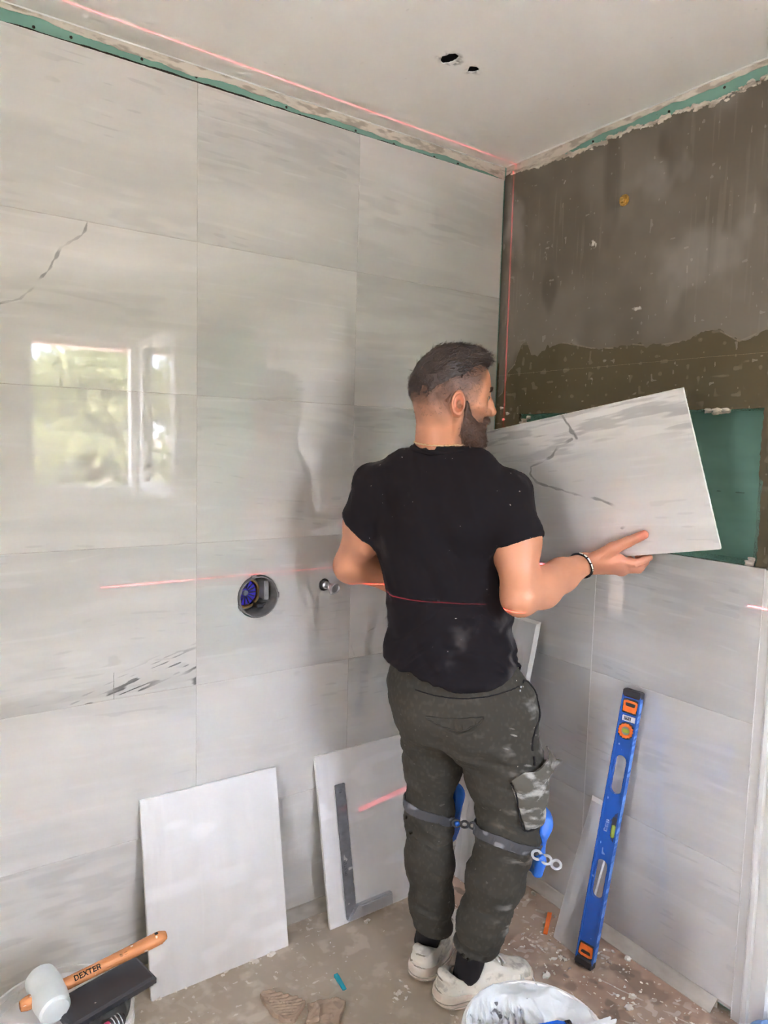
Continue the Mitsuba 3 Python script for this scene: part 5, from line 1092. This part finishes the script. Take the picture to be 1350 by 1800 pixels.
add('water_outlet', pplace(lathe([(0, -.05), (.0125, -.05), (.0125, .012), (.0105, .014), (.0085, .016), (.0085, .034), (.0105, .036), (.0105, .040), (.0085, .042), (.0085, .050), (.0140, .052), (.0150, .056), (.0150, .068), (.0135, .070), (.0118, .069), (.0110, .064), (0, .064)], 32)), 'mat_steel', 'small chrome pipe stub with a plug sticking out of the left wall', 'pipe', smooth=30)
add('water_outlet__knurl', pplace(cat(*[place(box(.0145, .0156, -.0011, .0011, .056, .068), np.array([[math.cos(a), -math.sin(a), 0], [math.sin(a), math.cos(a), 0], [0, 0, 1]])) for a in np.arange(16) * np.pi / 8])), 'mat_steel', kind='stuff')
add('water_outlet__branch', tube([(px0, -.038, pz0), (px0 + .002, -.040, pz0 - .018), (px0 + .003, -.041, pz0 - .024)], [.006, .0065, .0055], 12), 'mat_steel', smooth=True)
add('water_outlet__hole_edge', pplace(lathe([(.0165, -.045), (.0188, -.045), (.0188, -.002), (.0165, -.002)], 32)), 'mat_black_gap')
add('pipe_plug', place(lathe([(0, -.03), (.0135, -.03), (.0135, .003), (.0125, .005), (.010, .005), (.0095, .012), (.0075, .014), (0, .014)], 6), cols(V(0, 1, 0), V(0, 0, 1), V(-1, 0, 0)), (.012, -.495, 2.210)), 'mat_brass', 'brass pipe plug sticking out of the cement coat', 'pipe')
add('pipe_plug__collar', place(lathe([(.0125, -.012), (.0165, -.012), (.0165, .002), (.0125, .002)], 24), cols(V(0, 1, 0), V(0, 0, 1), V(-1, 0, 0)), (.012, -.495, 2.210)), 'mat_brass')
# the gap above the recess: torn board edge and plaster lumps
gl = np.random.default_rng(11); lumps = []
for yy, zz, s in [(-.13, 1.575, .010), (-.15, 1.585, .008), (-.118, 1.565, .009), (-.80, 1.594, .009), (-.825, 1.592, .012), (-.85, 1.593, .010), (-.945, 1.215, .008), (-.94, 1.205, .010), (-.05, 1.60, .008), (-.03, 1.58, .007), (-.02, 1.62, .008), (-.024, 1.54, .008), (-.70, 1.203, .007)]:
    m = trimesh.creation.icosphere(2, s); m.vertices += (meshkit.noise(m.vertices * 160, 3) - .5)[:, None] * m.vertices * .9; m.vertices *= V(.6, 1.3, .8); lumps.append(place(m, None, (.014, yy, zz)))
add('wall_right__plaster_lumps', cat(*lumps), 'mat_compound', kind='stuff')

# ------------------------------------------------------------------ on the floor
mat('mat_teal', lin(28, 160, 176), .4, .4)
def wedge(key, A, B, w, h, m, label):
    A, B = V(*A, 0), V(*B, 0); d = unit(B - A); L = np.linalg.norm(B - A)
    pr = shapely.Polygon([(0, 0), (L, 0), (L, .0025), (L * .2, h), (0, h * .9)])
    mm = prism(pr, w); add(key, place(mm, cols(d, V(0, 0, 1), np.cross(d, [0, 0, 1])), A + V(0, 0, .0004) - np.cross(d, [0, 0, 1]) * w / 2), m, label, 'wedge', 'levelling wedges on the floor')
    t = [box(L * .25 + k * L * .085, L * .25 + k * L * .085 + .0012, h * .0, h * (.98 - .085 * (k + 1)) + .0008, .001, w - .001) for k in range(7)]
    add(key + '__teeth', place(cat(*t), cols(d, V(0, 0, 1), np.cross(d, [0, 0, 1])), A + V(0, 0, .0004) - np.cross(d, [0, 0, 1]) * w / 2), m, kind='stuff')
wedge('tile_wedge', (-.797, -.294), (-.803, -.352), .011, .009, 'mat_teal', 'teal plastic levelling wedge lying on the floor left of the shoes')
wedge('tile_wedge_001', (-.088, -.437), (-.168, -.492), .013, .012, 'mat_orange', 'orange plastic levelling wedge lying on the floor right of the shoes')
# broken patch of old adhesive with trowel ridges
mat('mat_crust', proc(lambda p, n, uv: mix(mix(lin(166, 146, 124), lin(140, 118, 98), fbm(p.x * 22, p.y * 22, 1, 3)), lin(120, 100, 82), smoothstep(.6, .8, noise(p.x * 60, p.y * 60, 2)) * .5)), .9, .15)
def crust(key, pts, top, label=None, category=None, h=.0028):
    poly = shapely.Polygon(pts).buffer(.002).buffer(-.001); x0, y0, x1, y1 = poly.bounds
    def fn(p):
        q = shapely.points(p[:, 0] + .006 * (meshkit.fbm(p * V(70, 70, 0) + 5, 3, 2) - .5), p[:, 1] + .006 * (meshkit.fbm(p * V(70, 70, 0), 3, 3) - .5))
        d = shapely.distance(poly.exterior, q); d = np.where(shapely.contains(poly, q), -d, d)
        return np.maximum(np.maximum(d * .8, p[:, 2] - top(p, -d)), -.004 - p[:, 2])
    m = isosurface(fn, (x0 - .01, y0 - .01, -.012), (x1 + .01, y1 + .01, .032), h)
    add(key, m, 'mat_crust', label, category, smooth=40)
CA = [(-1.006, -.249), (-.989, -.251), (-.959, -.277), (-.932, -.307), (-.918, -.339), (-.938, -.352), (-.970, -.379), (-.993, -.360), (-1.006, -.328), (-1.009, -.285)]
CB = [(-.918, -.348), (-.884, -.358), (-.838, -.370), (-.828, -.398), (-.844, -.413), (-.864, -.429), (-.888, -.459), (-.960, -.415), (-.929, -.390)]
CC = [(-.903, -.363), (-.896, -.379), (-.917, -.410), (-.950, -.401), (-.930, -.384)]
def top_a(p, e): 
    n = meshkit.fbm(p * V(40, 40, 0), 3, 8) - .5
    return .008 + .006 * n + .0028 * np.sin((p[:, 0] * .42 + p[:, 1] * .91) * 640 + 6 * n) + .006 * np.clip((.012 - e) / .012, 0, 1)
def top_b(p, e): return .006 + .010 * (meshkit.fbm(p * V(50, 50, 0), 4, 9) - .5) + .007 * np.clip((.010 - e) / .010, 0, 1)
crust('adhesive_flake', CA, top_a, 'brown flake of old adhesive with comb ridges on the floor at the bottom edge', 'rubble')
crust('adhesive_flake_001', CB, top_b, 'cracked flake of old adhesive on the floor right of the ridged flake', 'rubble')
crust('adhesive_flake_002', CC, lambda p, e: top_b(p, e) + .007, 'small flake of old adhesive lying on top of the cracked flake', 'rubble')
# crumbs of plaster and tile, too many to count
gc = np.random.default_rng(21); cr = []
mat('mat_crumb', lin(228, 222, 212), .8, .2)
spots = [(gc.uniform(-1.25, -.05), gc.uniform(-1.0, -.04), gc.uniform(.0008, .0026)) for _ in range(150)] + [(gc.normal(-.14, .09), gc.normal(-.62, .16), gc.uniform(.001, .0042)) for _ in range(130)]
spots += [(gc.uniform(-1.24, -.86), -.112 + gc.normal(0, .006), gc.uniform(.0015, .005)) for _ in range(14)] + [(-.60, -.150, .007), (-.59, -.145, .005), (-.91, -.122, .009), (-.96, -.124, .008), (-.16, -.80, .010), (-.20, -.82, .009), (-.05, -.33, .008), (-.045, -.70, .008), (-.30, -.62, .011)]
for x_, y_, s_ in spots:
    if x_ > -.04 or y_ > -.04 or math.hypot(x_ - BR[0], y_ - BR[1]) < .16 or math.hypot(x_ - BL[0], y_ - BL[1]) < .16 or (-.66 < x_ < -.31 and -.61 < y_ < -.24): continue
    m = trimesh.creation.icosphere(1 if s_ > .003 else 0, s_); m.vertices += gc.normal(0, s_ * .25, m.vertices.shape); m.vertices *= V(gc.uniform(.7, 1.7), gc.uniform(.7, 1.4), .6)
    cr.append(place(m, None, (x_, y_, s_ * .4)))
add('plaster_crumbs', cat(*cr), 'mat_crumb', 'white crumbs of plaster and tile scattered over the floor', kind='stuff')
# splashes of mortar dried onto the floor
def splash(cx, cy, r, n, seed):
    g_ = np.random.default_rng(seed); out_ = []
    for _ in range(n):
        a = g_.uniform(0, 6.28); d_ = abs(g_.normal(0, r)); s_ = g_.uniform(.0015, .0065) * (1 - .4 * d_ / (2 * r + 1e-6)); th_ = g_.uniform(0, 3.14)
        t_ = np.linspace(0, 2 * np.pi, 14, endpoint=False); rad_ = s_ * (1 + .4 * g_.normal(size=14)); rad_ = np.clip(rad_, s_ * .3, None)
        q = np.stack([rad_ * np.cos(t_) * 1.5, rad_ * np.sin(t_) * .7], 1) @ np.array([[math.cos(th_), math.sin(th_)], [-math.sin(th_), math.cos(th_)]])
        pg = shapely.Polygon(q + V(cx + d_ * math.cos(a), cy + d_ * math.sin(a))).buffer(0)
        if pg.area > 1e-7: out_.append(prism(pg, g_.uniform(.0006, .0016)))
    return cat(*out_)
add('mortar_splashes', cat(splash(-.33, -.55, .07, 26, 1), splash(-.24, -.50, .06, 22, 2), splash(-.20, -.60, .07, 24, 3), splash(-.685, -.44, .035, 14, 4), splash(-.12, -.90, .10, 18, 5), splash(-.62, -.60, .04, 8, 6)), 'mat_crumb', 'white splashes of mortar dried on the floor around the shoes', kind='stuff')
# blue cloth at the foot of the door casing
mat('mat_cloth_blue', proc(lambda p, n, uv: mix(lin(140, 172, 214), lin(104, 140, 190), fbm(p.x * 40, p.y * 40, p.z * 40, 3))), .8, .2)
def cloth_fn(p):
    q = p - V(-.072, -1.125, .04)
    d = ellip(q, (0, 0, 0), (.055, .060, .065)) + .016 * (np.abs(2 * meshkit.fbm(q * V(22, 30, 14) + 4, 3, 2) - 1) - .3)
    return np.maximum(d, .0015 - p[:, 2])
add('cleaning_cloth', isosurface(cloth_fn, (-.17, -1.23, -.01), (.03, -1.03, .14), .004), 'mat_cloth_blue', 'crumpled pale blue cloth on the floor at the foot of the white door casing', 'cloth', smooth=True)

# ------------------------------------------------------------------ cross-line laser on a tripod, left of the frame: its fans draw the red lines
LP = V(-2.20, -.100, 1.100); LD = unit(V(2.2, .066, 0)); LS = V(-LD[1], LD[0], 0); G = .030; UPZ = .050
LC = cols(LD, LS, V(0, 0, 1)); slit = .000030; Y = .06
scene['laser_level_diode'] = {'type': 'point', 'position': LP.tolist(), 'intensity': rgb(70, 4.0, 5.5), 'sampling_weight': .5}
scene['laser_level_diode_001'] = {'type': 'point', 'position': (LP + V(0, 0, UPZ)).tolist(), 'intensity': rgb(20, 1.2, 1.7), 'sampling_weight': .5}
tg = lambda a: G * math.tan(math.radians(a))
pl = []
def fp(y0, y1, z0, z1): pl.append(box(G, G + .0004, y0, y1, z0, z1))
lo_, mid_, hi_ = -.026, UPZ / 2, .115
fp(-Y, Y, slit, mid_); fp(-Y, Y, lo_, -slit); fp(-Y, -tg(33), -slit * 2, slit * 2); fp(tg(5.0), Y, -slit * 2, slit * 2)          # level fan: -33 to 5 degrees
fp(-Y, -slit, mid_, hi_); fp(slit, Y, mid_, hi_); fp(-slit * 2, slit * 2, mid_, UPZ - tg(28)); fp(-slit * 2, slit * 2, UPZ + tg(62), hi_)   # plumb fan: -28 to 62 degrees
case = cat(box(-.030, -.027, -Y, Y, lo_, hi_), box(-.030, G + .0004, -Y - .003, -Y, lo_, hi_), box(-.030, G + .0004, Y, Y + .003, lo_, hi_), box(-.030, G + .0004, -Y - .003, Y + .003, hi_, hi_ + .003), box(-.030, G + .0004, -Y - .003, Y + .003, lo_ - .003, lo_), box(-.027, G, -Y, Y, mid_ - .0005, mid_ + .0005))
add('laser_level', place(case, LC, LP), 'mat_black_plastic', 'black cross-line laser on a tripod beside the left wall, casting the red lines', 'laser level')
add('laser_level__aperture_plate', place(cat(*pl), LC, LP), 'mat_black_plastic')
add('laser_level__button', place(trimesh.creation.cylinder(.010, .006), None, LP + V(0, 0, hi_ + .006)), 'mat_tool_blue')
add('laser_tripod', place(trimesh.creation.cylinder(.012, .56, sections=16), None, LP + V(0, 0, lo_ - .003 - .28)), 'mat_black_plastic', 'black tripod under the laser beside the left wall', 'tripod')
for i, a in enumerate((0.3, 3.4, 4.9)):
    add(numbered('laser_tripod__leg', i), tube([LP + V(0, 0, -.50), V(LP[0] + .30 * math.cos(a), min(LP[1] + .30 * math.sin(a), -.02), .006)], .009, 10), 'mat_black_plastic')
